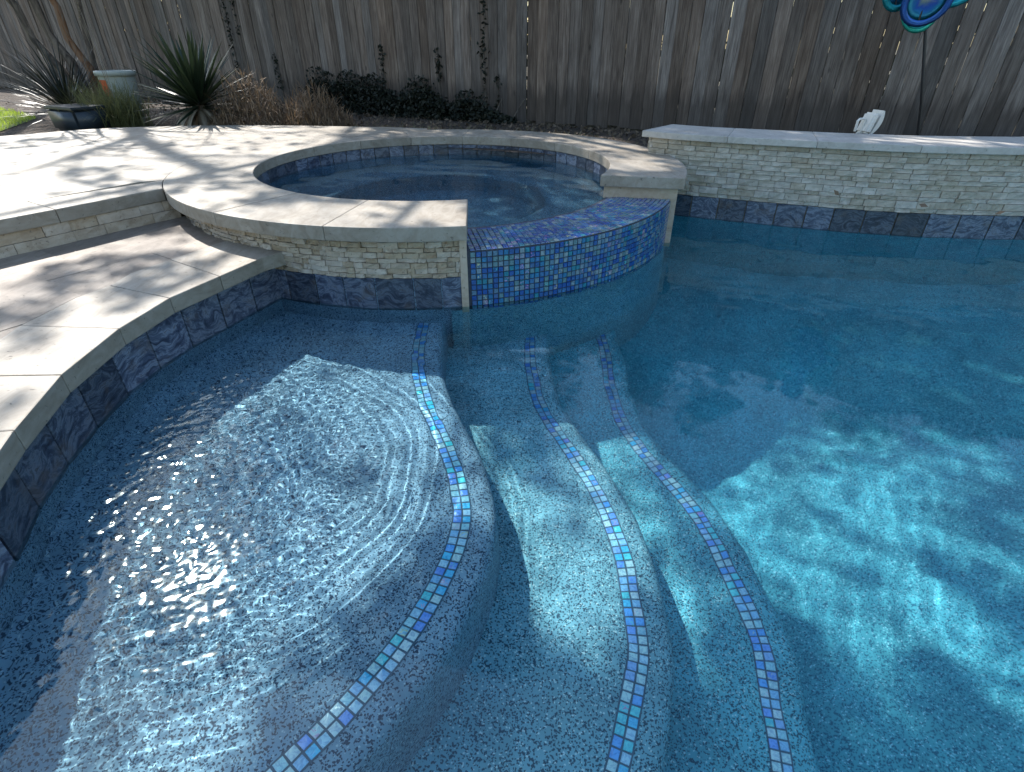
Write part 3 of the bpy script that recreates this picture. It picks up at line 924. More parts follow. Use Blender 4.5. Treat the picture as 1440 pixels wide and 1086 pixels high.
# cap stones
d = [0.0]
for p, q2 in zip(wp, wp[1:]): d.append(d[-1] + (q2 - p).length)
stones = [0.0, 0.55, 1.1, 1.68, 2.25, 2.85, 3.45, 4.05, 4.65, d[-1]]
CAPZ0, CAPZ1 = 0.520, 0.561
for s0, s1 in zip(stones, stones[1:]):
    ts = np.linspace(s0 + .0008, s1 - .0008, 7)
    X = np.interp(ts, d, [p.x for p in wp]); Y = np.interp(ts, d, [p.y for p in wp])
    NX = np.interp(ts, d, [p.x for p in wn_]); NY = np.interp(ts, d, [p.y for p in wn_])
    if s0 == 0.0:
        T0 = (wp[1] - wp[0]).normalized(); X[0] -= T0.x * .05; Y[0] -= T0.y * .05
    f = [(x + a * .048, y + b * .048) for x, y, a, b in zip(X, Y, NX, NY)]
    bck = [(x - a * .455, y - b * .455) for x, y, a, b in zip(X, Y, NX, NY)]
    wall_obj('cap_stone', prism('cap_stone', f + bck[::-1], CAPZ0, CAPZ1 + rnd.uniform(0, .001), TRAV_CAP, 0.004))
# waterline tiles
t = 0.02
while t < d[-1] - .2:
    w = rnd.choice((0.17, 0.19, 0.19, 0.20))
    a = Vector((np.interp(t, d, [p.x for p in wp]), np.interp(t, d, [p.y for p in wp])))
    b = Vector((np.interp(t + w, d, [p.x for p in wp]), np.interp(t + w, d, [p.y for p in wp])))
    tile_on(wall, a, b, -0.03, 0.147, 0.005, SLATE, inv=WINV)
    t += w

# ------------------------------------------------------------------ pool basin: shelf, steps, floor, walls
basin = empty('pool_basin', (0, 0, 0))
tag(basin, 'speckled blue quartz-finished pool basin with curved tile-edged entry steps', 'pool', kind='structure')
def ribbon(name, path, z0, z1, mat, parent, thick=0.0, wet=True):
    v, f = [], []
    for p in path: v += [(p[0], p[1], z0), (p[0], p[1], z1)]
    for i in range(len(path) - 1): f.append((2 * i, 2 * i + 2, 2 * i + 3, 2 * i + 1))
    return obj(name, mesh(name, v, f, mat), parent, wet=wet)
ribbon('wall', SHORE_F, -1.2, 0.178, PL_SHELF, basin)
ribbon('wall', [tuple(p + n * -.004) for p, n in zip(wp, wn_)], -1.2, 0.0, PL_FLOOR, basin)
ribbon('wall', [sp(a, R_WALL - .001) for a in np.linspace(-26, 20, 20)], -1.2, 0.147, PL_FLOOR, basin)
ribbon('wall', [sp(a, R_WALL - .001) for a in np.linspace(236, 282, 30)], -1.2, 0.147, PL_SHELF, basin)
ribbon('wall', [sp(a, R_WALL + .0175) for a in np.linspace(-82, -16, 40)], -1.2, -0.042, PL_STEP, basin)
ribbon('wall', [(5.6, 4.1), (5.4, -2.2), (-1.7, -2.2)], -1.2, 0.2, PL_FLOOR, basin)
# waterline tiles along the left edge
sf = [Vector(p) for p in SHORE_F]; ds = [0.0]
for p, q2 in zip(sf, sf[1:]): ds.append(ds[-1] + (q2 - p).length)
t = 0.03
while t < 4.4:
    w = 0.195
    a = Vector((np.interp(t, ds, [p.x for p in sf]), np.interp(t, ds, [p.y for p in sf]))); b = Vector((np.interp(t + w, ds, [p.x for p in sf]), np.interp(t + w, ds, [p.y for p in sf])))
    o = tile_on(basin, b, a, -0.03, Z_LOW - T_LOW - .001, 0.017, SLATE)
    t += w

def tread(name, inner, nose, z_top, z_bot, mat, rad=0.045):
    """a curved step: flat top from the inner line to the nose, rounded arris, battered riser"""
    n = len(nose)
    nn = normals(nose, 3)
    prof = [(-rad, 0.0)] + [(-rad + rad * math.sin(x), -rad + rad * math.cos(x)) for x in (0.3, 0.6, 0.9, 1.2, 1.45)] + [(0.008, -(z_top - z_bot))]
    v, f = [], []
    m = 6 + len(prof)
    for i, (p, nv) in enumerate(zip(nose, nn)):
        a = inner(p, i)
        e = p + nv * prof[0][0]
        for k in range(6):
            q2 = a.lerp(e, k / 6); v.append((q2.x, q2.y, z_top))
        for dx, dz in prof:
            q2 = p + nv * dx; v.append((q2.x, q2.y, z_top + dz))
    for i in range(n - 1):
        for k in range(m - 1):
            f.append((i * m + k, i * m + k + 1, (i + 1) * m + k + 1, (i + 1) * m + k))
    f = [q2 for q2 in f if not in_spa(sum(v[i][0] for i in q2) / 4, sum(v[i][1] for i in q2) / 4, R_IN + 0.15)]
    bm = bmesh.new()
    bv = [bm.verts.new(p) for p in v]
    for q2 in f:
        try: bm.faces.new([bv[i] for i in q2])
        except ValueError: pass
    bmesh.ops.delete(bm, geom=[x for x in bm.verts if not x.link_faces], context='VERTS')
    return obj(name, bm_mesh(name, bm, mat, True), basin, wet=True)
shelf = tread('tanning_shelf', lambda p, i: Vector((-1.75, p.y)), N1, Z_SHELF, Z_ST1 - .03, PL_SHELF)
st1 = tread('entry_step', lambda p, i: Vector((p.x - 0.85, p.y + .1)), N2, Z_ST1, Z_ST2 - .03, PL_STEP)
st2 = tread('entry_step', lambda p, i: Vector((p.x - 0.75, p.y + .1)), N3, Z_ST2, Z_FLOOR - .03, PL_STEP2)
v, f = [], []
nx, ny = 40, 40
for j in range(ny + 1):
    for i in range(nx + 1):
        v.append((-1.6 + 7.1 * i / nx, -2.3 + 6.9 * j / ny, Z_FLOOR))
for j in range(ny):
    for i in range(nx):
        a = j * (nx + 1) + i
        c = v[a]
        if in_spa(c[0] + .09, c[1] + .09, R_IN + .2): continue
        f.append((a, a + 1, a + nx + 2, a + nx + 1))
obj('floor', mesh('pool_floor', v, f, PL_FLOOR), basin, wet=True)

# accent tiles: two columns along each nose; the nearest rows are separate tiles, the far ones joined
def accent_mesh(k):
    r = random.Random(900 + k)
    bm = bmesh.new()
    h = 0.0122
    b = [bm.verts.new((x * h, y * h, -0.006)) for x, y in ((-1, -1), (1, -1), (1, 1), (-1, 1))]
    t = [bm.verts.new((x * (h - .0012) , y * (h - .0012), 0.0026 + r.uniform(-.0005, .0005))) for x, y in ((-1, -1), (1, -1), (1, 1), (-1, 1))]
    c = bm.verts.new((r.uniform(-.004, .004), r.uniform(-.004, .004), 0.0034))
    for i in range(4):
        j = (i + 1) % 4
        bm.faces.new((b[i], b[j], t[j], t[i])); bm.faces.new((t[i], t[j], c))
    return bm_mesh('accent_tile_%d' % k, bm, MOSAIC_ONE)
ACC = [accent_mesh(k) for k in range(6)]
for ob, Lk, zt, near_y in ((shelf, L1, Z_SHELF, 2.0), (st1, L2, Z_ST1, 1.75), (st2, L3, Z_ST2, 1.7)):
    pts = resample(Lk, 0.0272); nn = normals(pts, 3)
    # dark grout strip
    sv, sf_ = [], []
    for p, n in zip(pts, nn):
        sv += [(p.x - n.x * .0295, p.y - n.y * .0295, zt + .0012), (p.x + n.x * .0295, p.y + n.y * .0295, zt + .0012)]
    for i in range(len(pts) - 1):
        m = (pts[i] + pts[i + 1]) / 2
        if not in_spa(m.x, m.y, R_WALL - .05): sf_.append((2 * i, 2 * i + 1, 2 * i + 3, 2 * i + 2))
    obj('grout_strip', mesh('grout_strip', sv, sf_, GROUT_BLUE), ob, wet=True)
    far = bmesh.new()
    for i, (p, n) in enumerate(zip(pts, nn)):
        if in_spa(p.x, p.y, R_WALL - .03) or p.y < 0.2: continue
        for sgn in (-1, 1):
            c = p + n * (0.0137 * sgn)
            ang = math.atan2(n.y, n.x) + rnd.uniform(-.05, .05)
            if p.y < near_y and p.y > 0.42:
                o = obj('accent_tile', rnd.choice(ACC), ob, wet=True)
                o.location = (c.x, c.y, zt)
                o.rotation_euler = (rnd.uniform(-.02, .02), rnd.uniform(-.02, .02), ang)
            else:
                u = Vector((math.cos(ang), math.sin(ang), 0)); w_ = Vector((-math.sin(ang), math.cos(ang), 0))
                tile_quad(far, Vector((c.x, c.y, zt - .001)), u, w_, Vector((0, 0, 1)), .0245, .0245, 0.0045)
    fo = obj('accent_tile_strip', bm_mesh('accent_tile_strip', far, MOSAIC_FAR), ob, wet=True)
    fo['kind'] = 'stuff'

# ------------------------------------------------------------------ water
def waves(X, Y, comps):
    Z = np.zeros_like(X)
    for (a, k, ph, amp) in comps:
        Z += amp * np.sin(k * (X * math.cos(a) + Y * math.sin(a)) + ph)
    return Z
def comps(seed, n, lam0, lam1, slope, a0=0, a1=2 * math.pi):
    r = random.Random(seed); out = []
    for _ in range(n):
        lam = math.exp(r.uniform(math.log(lam0), math.log(lam1))); k = 2 * math.pi / lam
        out.append((r.uniform(a0, a1), k, r.uniform(0, 6.28), slope / k / math.sqrt(n) * 1.414))
    return out
xs = np.concatenate([np.arange(-1.62, 0.0, 0.0055), np.arange(0.0, 0.35, 0.0085), np.arange(0.35, 1.6, 0.0125), np.arange(1.6, 3.0, 0.022), np.arange(3.0, 5.65, 0.05)])
ys = np.concatenate([np.arange(-2.3, -0.3, 0.10), np.arange(-0.3, 0.3, 0.02), np.arange(0.3, 2.5, 0.0055), np.arange(2.5, 2.6, 0.0095), np.arange(2.6, 3.3, 0.014), np.arange(3.3, 4.75, 0.022)])
X, Y = np.meshgrid(xs, ys)
# choppy, glittering ripples over the shelf; rings running out from the return on the left shore
shelf_m = np.exp(-(((X + 1.02) / 0.40) ** 2 + ((Y - 1.30) / 0.78) ** 2))
dist = np.hypot(X + 1.05, Y - 1.45)
ring_env = np.exp(-((dist - 0.68) / 0.34) ** 2) * np.clip(1.0 - (X + 0.42) / 0.36, 0, 1)
wob = waves(X, Y, comps(3, 8, 0.25, 0.7, 1.0)) * 0.10
ring = np.sin(2 * math.pi * (dist + wob) / 0.047) * 0.5 + np.sin(2 * math.pi * (dist + wob * 1.4) / 0.031 + 1.0) * 0.28 + np.sin(2 * math.pi * (dist + wob * .8) / 0.082 + 2.0) * 0.45
Zw = shelf_m * waves(X, Y, comps(11, 40, 0.016, 0.060, 0.095))
Zw += ring_env * (1 - 0.75 * shelf_m) * ring * 0.00056
Zw += waves(X, Y, comps(12, 18, 0.08, 0.26, 0.008))
Zw += waves(X, Y, comps(13, 12, 0.30, 1.1, 0.012))
far_m = np.clip((Y - 2.1) / 0.5, 0, 1) * np.clip((X - 0.3) / 0.8, 0, 1)
Zw += far_m * waves(X, Y, comps(14, 18, 0.10, 0.45, 0.016))
steps_m = np.clip((X - 0.2) / 0.4, 0, 1) * np.clip((2.6 - Y) / 0.5, 0, 1)
Zw += steps_m * waves(X, Y, comps(15, 18, 0.05, 0.10, 0.004, -0.9, 0.3))
ny_, nx_ = X.shape
V = np.stack([X.ravel(), Y.ravel(), Zw.ravel()], 1)
idx = np.arange(ny_ * nx_).reshape(ny_, nx_)
Q = np.stack([idx[:-1, :-1], idx[:-1, 1:], idx[1:, 1:], idx[1:, :-1]], -1).reshape(-1, 4)
cc = V[Q].mean(1)
keep = (np.hypot(cc[:, 0] - CX, cc[:, 1] - CY) > R_WALL - 0.05)
sx = np.interp(cc[:, 1], [p[1] for p in SHORE_F[::-1]], [p[0] for p in SHORE_F[::-1]])
keep &= cc[:, 0] > sx - 0.05
keep &= (cc[:, 1] < np.interp(cc[:, 0], [p.x for p in wp], [p.y for p in wp]) + 0.06) | (cc[:, 0] < 1.0)
keep &= cc[:, 1] < 4.75
Q = Q[keep]
def big_mesh(name, V, Q, mat):
    used = np.unique(Q); rem = -np.ones(len(V), int); rem[used] = np.arange(len(used))
    V = V[used]; Q = rem[Q]
    m = bpy.data.meshes.new(name)
    m.vertices.add(len(V)); m.vertices.foreach_set('co', V.ravel())
    k = Q.shape[1]
    m.loops.add(Q.size); m.loops.foreach_set('vertex_index', Q.ravel().astype(np.int32))
    m.polygons.add(len(Q)); m.polygons.foreach_set('loop_start', np.arange(0, Q.size, k, dtype=np.int32))
    m.polygons.foreach_set('use_smooth', np.ones(len(Q), bool))
    m.update(calc_edges=True); m.validate()
    m.materials.append(mat)
    return m
wo = obj('pool_water', big_mesh('pool_water', V, Q, WATER))
wo.cycles.is_caustics_caster = True
tag(wo, 'clear rippling blue swimming pool water', 'water', kind='structure')
# spa water
g = np.arange(-1.24, 1.2401, 0.0145)
X, Y = np.meshgrid(g, g)
Zs = waves(X, Y, comps(41, 24, 0.12, 0.45, 0.012)) + waves(X, Y, comps(42, 8, 0.3, 0.9, 0.02))
V = np.stack([X.ravel() + CX, Y.ravel() + CY, Zs.ravel() + Z_SPAW], 1)
n_ = len(g); idx = np.arange(n_ * n_).reshape(n_, n_)
Q = np.stack([idx[:-1, :-1], idx[:-1, 1:], idx[1:, 1:], idx[1:, :-1]], -1).reshape(-1, 4)
cc = V[Q].mean(1)
Q = Q[np.hypot(cc[:, 0] - CX, cc[:, 1] - CY) < R_IN + .022]
so = obj('spa_water', big_mesh('spa_water', V, Q, WATER_SPA))
so.cycles.is_caustics_caster = True
tag(so, 'dark rippling water filling the round spa', 'water', kind='structure')

# ------------------------------------------------------------------ plants
def blade(V, F, base, az, el0, length, width, droop, segs=5, fold=0.0, taper=1.0):
    """one strap leaf as a bent strip (optionally keeled)"""
    p = Vector(base); el = el0; st = length / segs
    side = Vector((-math.sin(az), math.cos(az), 0))
    rows = []
    for i in range(segs + 1):
        t = i / segs
        w = width * (1 - t ** (1.6 * taper)) * (0.75 + 0.5 * min(1, t * 3)) if i < segs else width * 0.03
        d = Vector((math.cos(az) * math.cos(el), math.sin(az) * math.cos(el), math.sin(el)))
        up = side.cross(d)
        rows.append((p - side * w / 2 + up * fold * w, p.copy(), p + side * w / 2 + up * fold * w))
        p = p + d * st
        el -= droop / segs
    b = len(V)
    for r3 in rows: V.extend(r3)
    for i in range(segs):
        for k in range(2):
            F.append((b + i * 3 + k, b + i * 3 + k + 1, b + (i + 1) * 3 + k + 1, b + (i + 1) * 3 + k))

def leaf_cards(pts, size, r, asp=0.5):
    V, F = [], []
    for p in pts:
        n = Vector((r.gauss(0, 1), r.gauss(0, 1), r.gauss(0, 1) + .4)).normalized()
        u = n.cross(Vector((r.gauss(0, 1), r.gauss(0, 1), r.gauss(0, 1)))).normalized(); w = n.cross(u)
        s_ = size * r.uniform(.65, 1.3); b = len(V)
        V.extend([p - u * s_, p - w * s_ * asp + u * s_ * .1, p + u * s_, p + w * s_ * asp + u * s_ * .1])
        F.append((b, b + 1, b + 2, b + 3))
    return V, F

# yucca: every leaf a part
def yucca(loc, n, n_dead, scale, seed, label):
    r = random.Random(seed)
    root = empty('yucca', loc); tag(root, label, 'plant')
    bm = bmesh.new(); tube_bm(bm, [(0, 0, -.02), (0.02, 0, .12), (0.0, .01, .28)], [.075, .065, .05], 8)
    obj('trunk', bm_mesh('yucca_trunk', bm, BARK_OAK), root)
    vs = []
    for k in range(6):
        V, F = [], []
        blade(V, F, (0, 0, 0), 0, 0.0, 0.62, 0.046, r.uniform(-.05, .22), 5, 0.22, 1.3)
        vs.append(mesh('yucca_leaf_%d' % k, V, F, LEAF_YUCCA))
    dv = []
    for k in range(4):
        V, F = [], []
        blade(V, F, (0, 0, 0), 0, 0.0, 0.50, 0.042, r.uniform(0.5, 1.4), 6, 0.1, 1.3)
        dv.append(mesh('yucca_dead_leaf_%d' % k, V, F, LEAF_DRY))
    for i in range(n):
        t = i / n
        el = R(-8 + 92 * t ** 0.9) + r.uniform(-.10, .10)
        az = i * 2.39996 + r.uniform(-.2, .2)
        o = obj('leaf', r.choice(vs), root)
        o.location = (0.03 * math.cos(az), 0.03 * math.sin(az), 0.22 + 0.09 * t)
        o.rotation_euler = Matrix.Rotation(az, 3, 'Z').__matmul__(Matrix.Rotation(-el, 3, 'Y')).to_euler()
        sc = scale * r.uniform(.82, 1.10) * (0.85 if t > .9 else 1)
        o.scale = (sc, scale, scale)
    for i in range(n_dead):
        az = i * 2.39996 + 1
        o = obj('dead_leaf', r.choice(dv), root)
        o.location = (0.04 * math.cos(az), 0.04 * math.sin(az), 0.20)
        o.rotation_euler = (Matrix.Rotation(az, 3, 'Z') @ Matrix.Rotation(R(r.uniform(-5, 45)), 3, 'Y')).to_euler()
        sc = scale * r.uniform(.7, 1.1); o.scale = (sc, scale, scale)
    return root
yucca((-3.36, 6.52, Z_GRD), 110, 46, 1.08, 5, 'large dark green spiky yucca with dry drooping lower leaves')
yucca_like = None
def sotol(loc, n, seed):
    r = random.Random(seed)
    root = empty('spiky_plant', loc); tag(root, 'dark fine-leaved spiky plant beside the lawn and the dark tub', 'plant')
    V, F = [], []
    for i in range(n):
        t = i / n; az = i * 2.39996; el = R(6 + 62 * t) + r.uniform(-.15, .15)
        blade(V, F, (0, 0, .08), az, el, r.uniform(.65, 1.05), .012, r.uniform(.1, .7), 5, .2, 1.5)
    o = obj('leaves', mesh('spiky_leaves', V, F, LEAF_SOTOL), root); o['kind'] = 'stuff'
    bm = bmesh.new(); tube_bm(bm, [(0, 0, -.02), (0, 0, .1)], [.07, .05], 8); obj('trunk', bm_mesh('spiky_trunk', bm, BARK_OAK), root)
sotol((-5.22, 7.15, Z_GRD), 240, 8)
def tussock(loc, n, h, spread, mat, label, seed, name='grass_clump', cat='ornamental grass'):
    r = random.Random(seed)
    root = empty(name, loc); tag(root, label, cat)
    V, F = [], []
    for i in range(n):
        az = r.uniform(0, 6.28); b = (r.gauss(0, spread * .3), r.gauss(0, spread * .3), 0)
        blade(V, F, b, az, R(r.uniform(48, 88)), h * r.uniform(.6, 1.1), .0055, r.uniform(.3, 1.6), 5, 0, 1.6)
    o = obj('blades', mesh('grass_blades', V, F, mat), root); o['kind'] = 'stuff'
    return root
g1 = tussock((-4.35, 6.65, Z_GRD), 750, .55, .42, LEAF_GRASS, 'green and straw tussock of fine grass left of the yucca', 9)
tussock((-4.62, 6.80, Z_GRD), 420, .50, .30, LEAF_GRASS, 'smaller straw-green grass tuft right against the bucket', 19)
r = random.Random(4)
for az, ln in ((2.1, 1.15), (2.35, 1.0), (1.7, 1.3)):
    V, F = [], []
    bm = bmesh.new()
    tip = Vector((-.05 + .12 * math.cos(az), .05 + .1 * math.sin(az), ln))
    tube_bm(bm, [(0, 0, 0), tip * .5 + Vector((.02, 0, 0)), tip], [.004, .003, .002], 5)
    st_ = obj('stalk', bm_mesh('plume_stalk', bm, LEAF_DRY), g1)
    for k in range(160):
        t = r.uniform(.0, 1.0); p = tip + Vector((0, 0, -.02 + .16 * t)) + Vector((.04 * t, 0, 0))
        blade(V, F, p, r.uniform(0, 6.28), R(r.uniform(20, 80)), r.uniform(.015, .05) * (1.3 - t), .003, .8, 2)
    obj('plume', mesh('grass_plume', V, F, LEAF_DRY), st_)
def dry_bush(loc, rad, h, n, seed, label):
    r = random.Random(seed)
    root = empty('dry_shrub', loc); tag(root, label, 'shrub', 'dry brown shrubs right of the yucca')
    V, F = [], []
    for i in range(n):
        az = r.uniform(0, 6.28); rr_ = rad * math.sqrt(r.random()); z = h * (1 - (rr_ / rad) ** 2) * r.uniform(.15, 1)
        p = (rr_ * math.cos(az), rr_ * math.sin(az), z)
        blade(V, F, p, r.uniform(0, 6.28), R(r.uniform(-40, 80)), r.uniform(.05, .16), r.uniform(.004, .010), r.uniform(-.5, 1.5), 3)
    for i in range(60):
        az = r.uniform(0, 6.28)
        blade(V, F, (0, 0, 0), az, R(r.uniform(25, 85)), h * r.uniform(.8, 1.5), .007, r.uniform(0, 1.2), 5)
    o = obj('twigs', mesh('dry_twigs', V, F, LEAF_BROWN), root); o['kind'] = 'stuff'
dry_bush((-2.80, 6.50, Z_GRD), .46, .55, 3600, 10, 'brown twiggy dried-out shrub touching the yucca')
dry_bush((-2.15, 6.55, Z_GRD), .40, .42, 2800, 13, 'lower brown dried-out shrub before the dark creeper')
# grass tufts and litter at the back of the paving
V, F = [], []
r = random.Random(14)
for i in range(900):
    x = r.uniform(-2.2, 1.1); base_y = 5.98 if x < -.8 else CY + math.sqrt(max(0, (R_COP + .05) ** 2 - (x - CX) ** 2))
    y = base_y + abs(r.gauss(0, .22)) + .03
    blade(V, F, (x, y, Z_GRD - .01), r.uniform(0, 6.28), R(r.uniform(30, 85)), r.uniform(.04, .13), .004, r.uniform(.2, 1.4), 3)
tg = obj('weeds', mesh('weeds', V, F, LEAF_GRASS)); tag(tg, 'sparse short weeds along the back edge of the paving', 'weeds', kind='stuff')
pts = []
for i in range(2600):
    s_ = r.uniform(-9.0, 5.5); p = fence_pt(s_, -abs(r.gauss(0, .7)) - .05)
    if p.y < 4.2 and p.x < 1.2: continue
    if in_spa(p.x, p.y, R_COP + .05): continue
    pts.append(Vector((p.x, p.y, Z_GRD + r.uniform(0.0, .02))))
V, F = leaf_cards(pts, .028, r, .5)
lt = obj('leaf_litter', mesh('leaf_litter', V, F, LEAF_LITTER)); tag(lt, 'fallen brown leaves scattered over the planting bed', 'leaf litter', kind='stuff')
# lawn
lawn_poly = [(-6.0, 7.6), (-5.3, 6.0), (-4.85, 5.45), (-5.4, 4.75), (-6.6, 3.6), (-12, 3), (-12, 9), (-8.0, 9.3)]
lw = sheet('lawn', lawn_poly, Z_GRD + .002, mat_plain('lawn_soil', (0.05, 0.075, 0.02), 0.95, 12, 0.3))
tag(lw, 'bright green lawn at the far end of the patio', 'lawn', kind='structure')
V, F = [], []
def inside(x, y, poly):
    c = False; j = len(poly) - 1
    for i in range(len(poly)):
        if (poly[i][1] > y) != (poly[j][1] > y) and x < (poly[j][0] - poly[i][0]) * (y - poly[i][1]) / (poly[j][1] - poly[i][1]) + poly[i][0]: c = not c
        j = i
    return c
for i in range(26000):
    x, y = r.uniform(-8.6, -4.9), r.uniform(5.2, 9.2)
    if not inside(x, y, lawn_poly): continue
    blade(V, F, (x, y, Z_GRD), r.uniform(0, 6.28), R(r.uniform(45, 90)), r.uniform(.03, .07), .005, r.uniform(0, 1.0), 2)
lg = obj('lawn_grass', mesh('lawn_grass', V, F, LEAF_LAWN)); tag(lg, 'short bright green turf blades on the lawn', 'grass', kind='stuff')

# dark creeper along the fence foot, and strands climbing the boards
def creeper(label, s0, s1, n, hmax, seed, strands=()):
    r = random.Random(seed)
    root = empty('creeper', (*fence_pt((s0 + s1) / 2, -.1), Z_GRD)); tag(root, label, 'climbing plant', 'dark creepers at the foot of the fence')
    c0 = Vector((*fence_pt((s0 + s1) / 2, -.1), 0))
    pts = []
    for i in range(n):
        t = r.random(); s_ = s0 + (s1 - s0) * t
        h = hmax * (0.45 + 0.55 * noise.noise(Vector((s_ * 1.7, seed, 0)))) * (1 - 0.65 * max(0, (t - .55) / .45))
        z = max(0.01, h) * r.random() ** 1.2 * (1.0 if r.random() < .85 else 1.45)
        p = fence_pt(s_, -.03 - abs(r.gauss(0, .10)) * (1 - .5 * z / hmax))
        pts.append(Vector((p.x, p.y, z)) - c0)
    for s_, z0, z1, k in strands:
        for i in range(k):
            t = r.random(); z = z0 + (z1 - z0) * t
            p = fence_pt(s_ + .05 * noise.noise(Vector((z * 2.3, s_, 1))) + r.gauss(0, .022 + .03 * max(0, noise.noise(Vector((z * 4, s_, 7))))), -.018 - r.random() * .02)
            pts.append(Vector((p.x, p.y, z)) - c0)
    V, F = leaf_cards(pts, .024, r, .62)
    o = obj('leaves', mesh('creeper_leaves', V, F, LEAF_DARK), root); o['kind'] = 'stuff'
    bm = bmesh.new()
    for k in range(9):
        s_ = s0 + (s1 - s0) * (k + .5) / 9; p0 = Vector((*fence_pt(s_, -.06), 0)) - c0; p1 = Vector((*fence_pt(s_ + r.uniform(-.2, .2), -.03), hmax * .7)) - c0
        tube_bm(bm, [p0, (p0 + p1) / 2, p1], [.008, .006, .003], 5)
    for s_, z0, z1, k in strands:
        q_ = [Vector((*fence_pt(s_ + .05 * noise.noise(Vector((z * 2.3, s_, 1))), -.014), z)) - c0 for z in np.linspace(0.02, z1, 9)]
        tube_bm(bm, q_, [.005] * 9, 5)
    o = obj('stems', bm_mesh('creeper_stems', bm, BARK_OAK), root); o['kind'] = 'stuff'
creeper('thick black-green creeper filling the fence foot behind the dry shrubs', -3.5, -1.15, 17000, .72, 51, ((-1.30, .4, .75, 60), (-2.2, .4, .8, 40), (-4.2, .25, .7, 40)))
creeper('thinner dark creeper at the fence foot behind the spa', -1.35, -0.20, 3600, .36, 52, ((-0.63, .2, 1.75, 150), (-0.45, .02, .5, 35)))
creeper('loose dark vine strands climbing the fence behind the yucca', -5.2, -4.8, 60, .2, 53, ((-5.06, .4, 1.8, 110), (-4.86, .9, 1.7, 40)))

# crepe myrtle: bare multi-stemmed tree whose branches shade the patio
def branch_tree(name, loc, stems, seed, label, depth, mats, spread, size=1.0):
    r = random.Random(seed)
    root = empty(name, loc); tag(root, label, 'tree')
    tw = bmesh.new()
    def grow(p, d, L, rad, lev):
        segs = 4
        pts, rads = [p.copy()], [rad]
        for i in range(segs):
            d = (d + Vector((r.gauss(0, .13), r.gauss(0, .13), r.gauss(0, .08) + .03))).normalized()
            p = p + d * L / segs; pts.append(p.copy()); rads.append(rad * (1 - .45 * (i + 1) / segs))
        tube_bm(tw, pts, rads, 6 if lev < 2 else 4, False)
        if lev >= depth: return
        for k in range(r.choice((2, 3, 3)) if lev < depth - 1 else 3):
            j = r.choice((2, 3, 4, 4))
            q_ = (d + Vector((r.gauss(0, spread), r.gauss(0, spread), r.gauss(0, spread * .6)))).normalized()
            grow(pts[j], q_, L * r.uniform(.6, .86), rads[j] * r.uniform(.55, .75), lev + 1)
    for si, (pts, r0, r1, m) in enumerate(stems):
        bm = bmesh.new()
        P_ = resample3([Vector(q_) for q_ in pts], 9)
        rads = [r0 + (r1 - r0) * i / (len(P_) - 1) + .004 * math.sin(i * 1.7 + si) for i in range(len(P_))]
        tube_bm(bm, P_, rads, 9)
        obj('trunk', bm_mesh('trunk', bm, m, True), root)
        d = (P_[-1] - P_[-3]).normalized()
        for k in range(3):
            q_ = (d + Vector((r.gauss(0, spread), r.gauss(0, spread), .15))).normalized()
            grow(P_[-1] - d * .05 * k, q_, r.uniform(.75, 1.05) * size, r1 * .8, 0)
    o = obj('branches', bm_mesh('branches', tw, mats, True), root)
    return root
def resample3(P_, n):
    out = []
    for i in range(len(P_) - 1):
        p0, p1, p2, p3 = P_[max(i - 1, 0)], P_[i], P_[i + 1], P_[min(i + 2, len(P_) - 1)]
        k = n // (len(P_) - 1) + 1
        for j in range(k):
            t = j / k
            out.append(0.5 * ((2 * p1) + (p2 - p0) * t + (2 * p0 - 5 * p1 + 4 * p2 - p3) * t * t + (3 * p1 - p0 - 3 * p2 + p3) * t ** 3))
    out.append(P_[-1])
    return out
branch_tree('crepe_myrtle', (-5.1, 7.45, Z_GRD), [
    ([(0, 0, -.05), (-.20, .02, .30), (-.27, .0, .55), (-.46, .0, .85), (-.50, 0, 1.15), (-.68, -.05, 1.5), (-.66, -.1, 2.0)], .050, .032, BARK_CREPE),
    ([(.03, .02, -.05), (-.10, .05, .35), (-.15, .06, .6), (-.31, .08, .9), (-.32, .06, 1.2), (-.44, .05, 1.5), (-.36, .0, 2.0)], .055, .034, BARK_CREPE),
    ([(.12, -.03, -.05), (.09, -.03, .3), (.10, -.03, .55), (-.04, -.02, .85), (-.04, 0, 1.15), (-.14, .0, 1.45), (.02, -.1, 2.0)], .048, .030, BARK_RUST),
    ([(.06, .08, -.05), (.06, .12, .5), (.10, .16, 1.1), (.25, .1, 1.9)], .040, .028, BARK_CREPE)],
    61, 'multi-stemmed bare crepe myrtle with rusty peeling bark in the corner bed', 4, BARK_CREPE, .42)

branch_tree('bare_tree', (-10.6, 15.1, Z_GRD), [
    ([(0, 0, -.1), (.1, -.3, 2.7), (.3, -1.0, 5.4), (.7, -2.0, 7.8), (1.1, -3.0, 9.0)], .20, .095, BARK_OAK),
    ([(.1, -.2, 2.4), (-.4, -.9, 5.0), (-.5, -2.0, 7.5), (-.2, -3.2, 9.1)], .14, .085, BARK_OAK),
    ([(.1, -.3, 3.3), (.9, -.5, 5.9), (1.9, -1.0, 8.1), (2.6, -1.9, 9.5)], .14, .085, BARK_OAK)],
    64, 'tall leafless tree behind the fence corner, throwing branch shadows on the patio', 5, BARK_OAK, .55, 1.9)

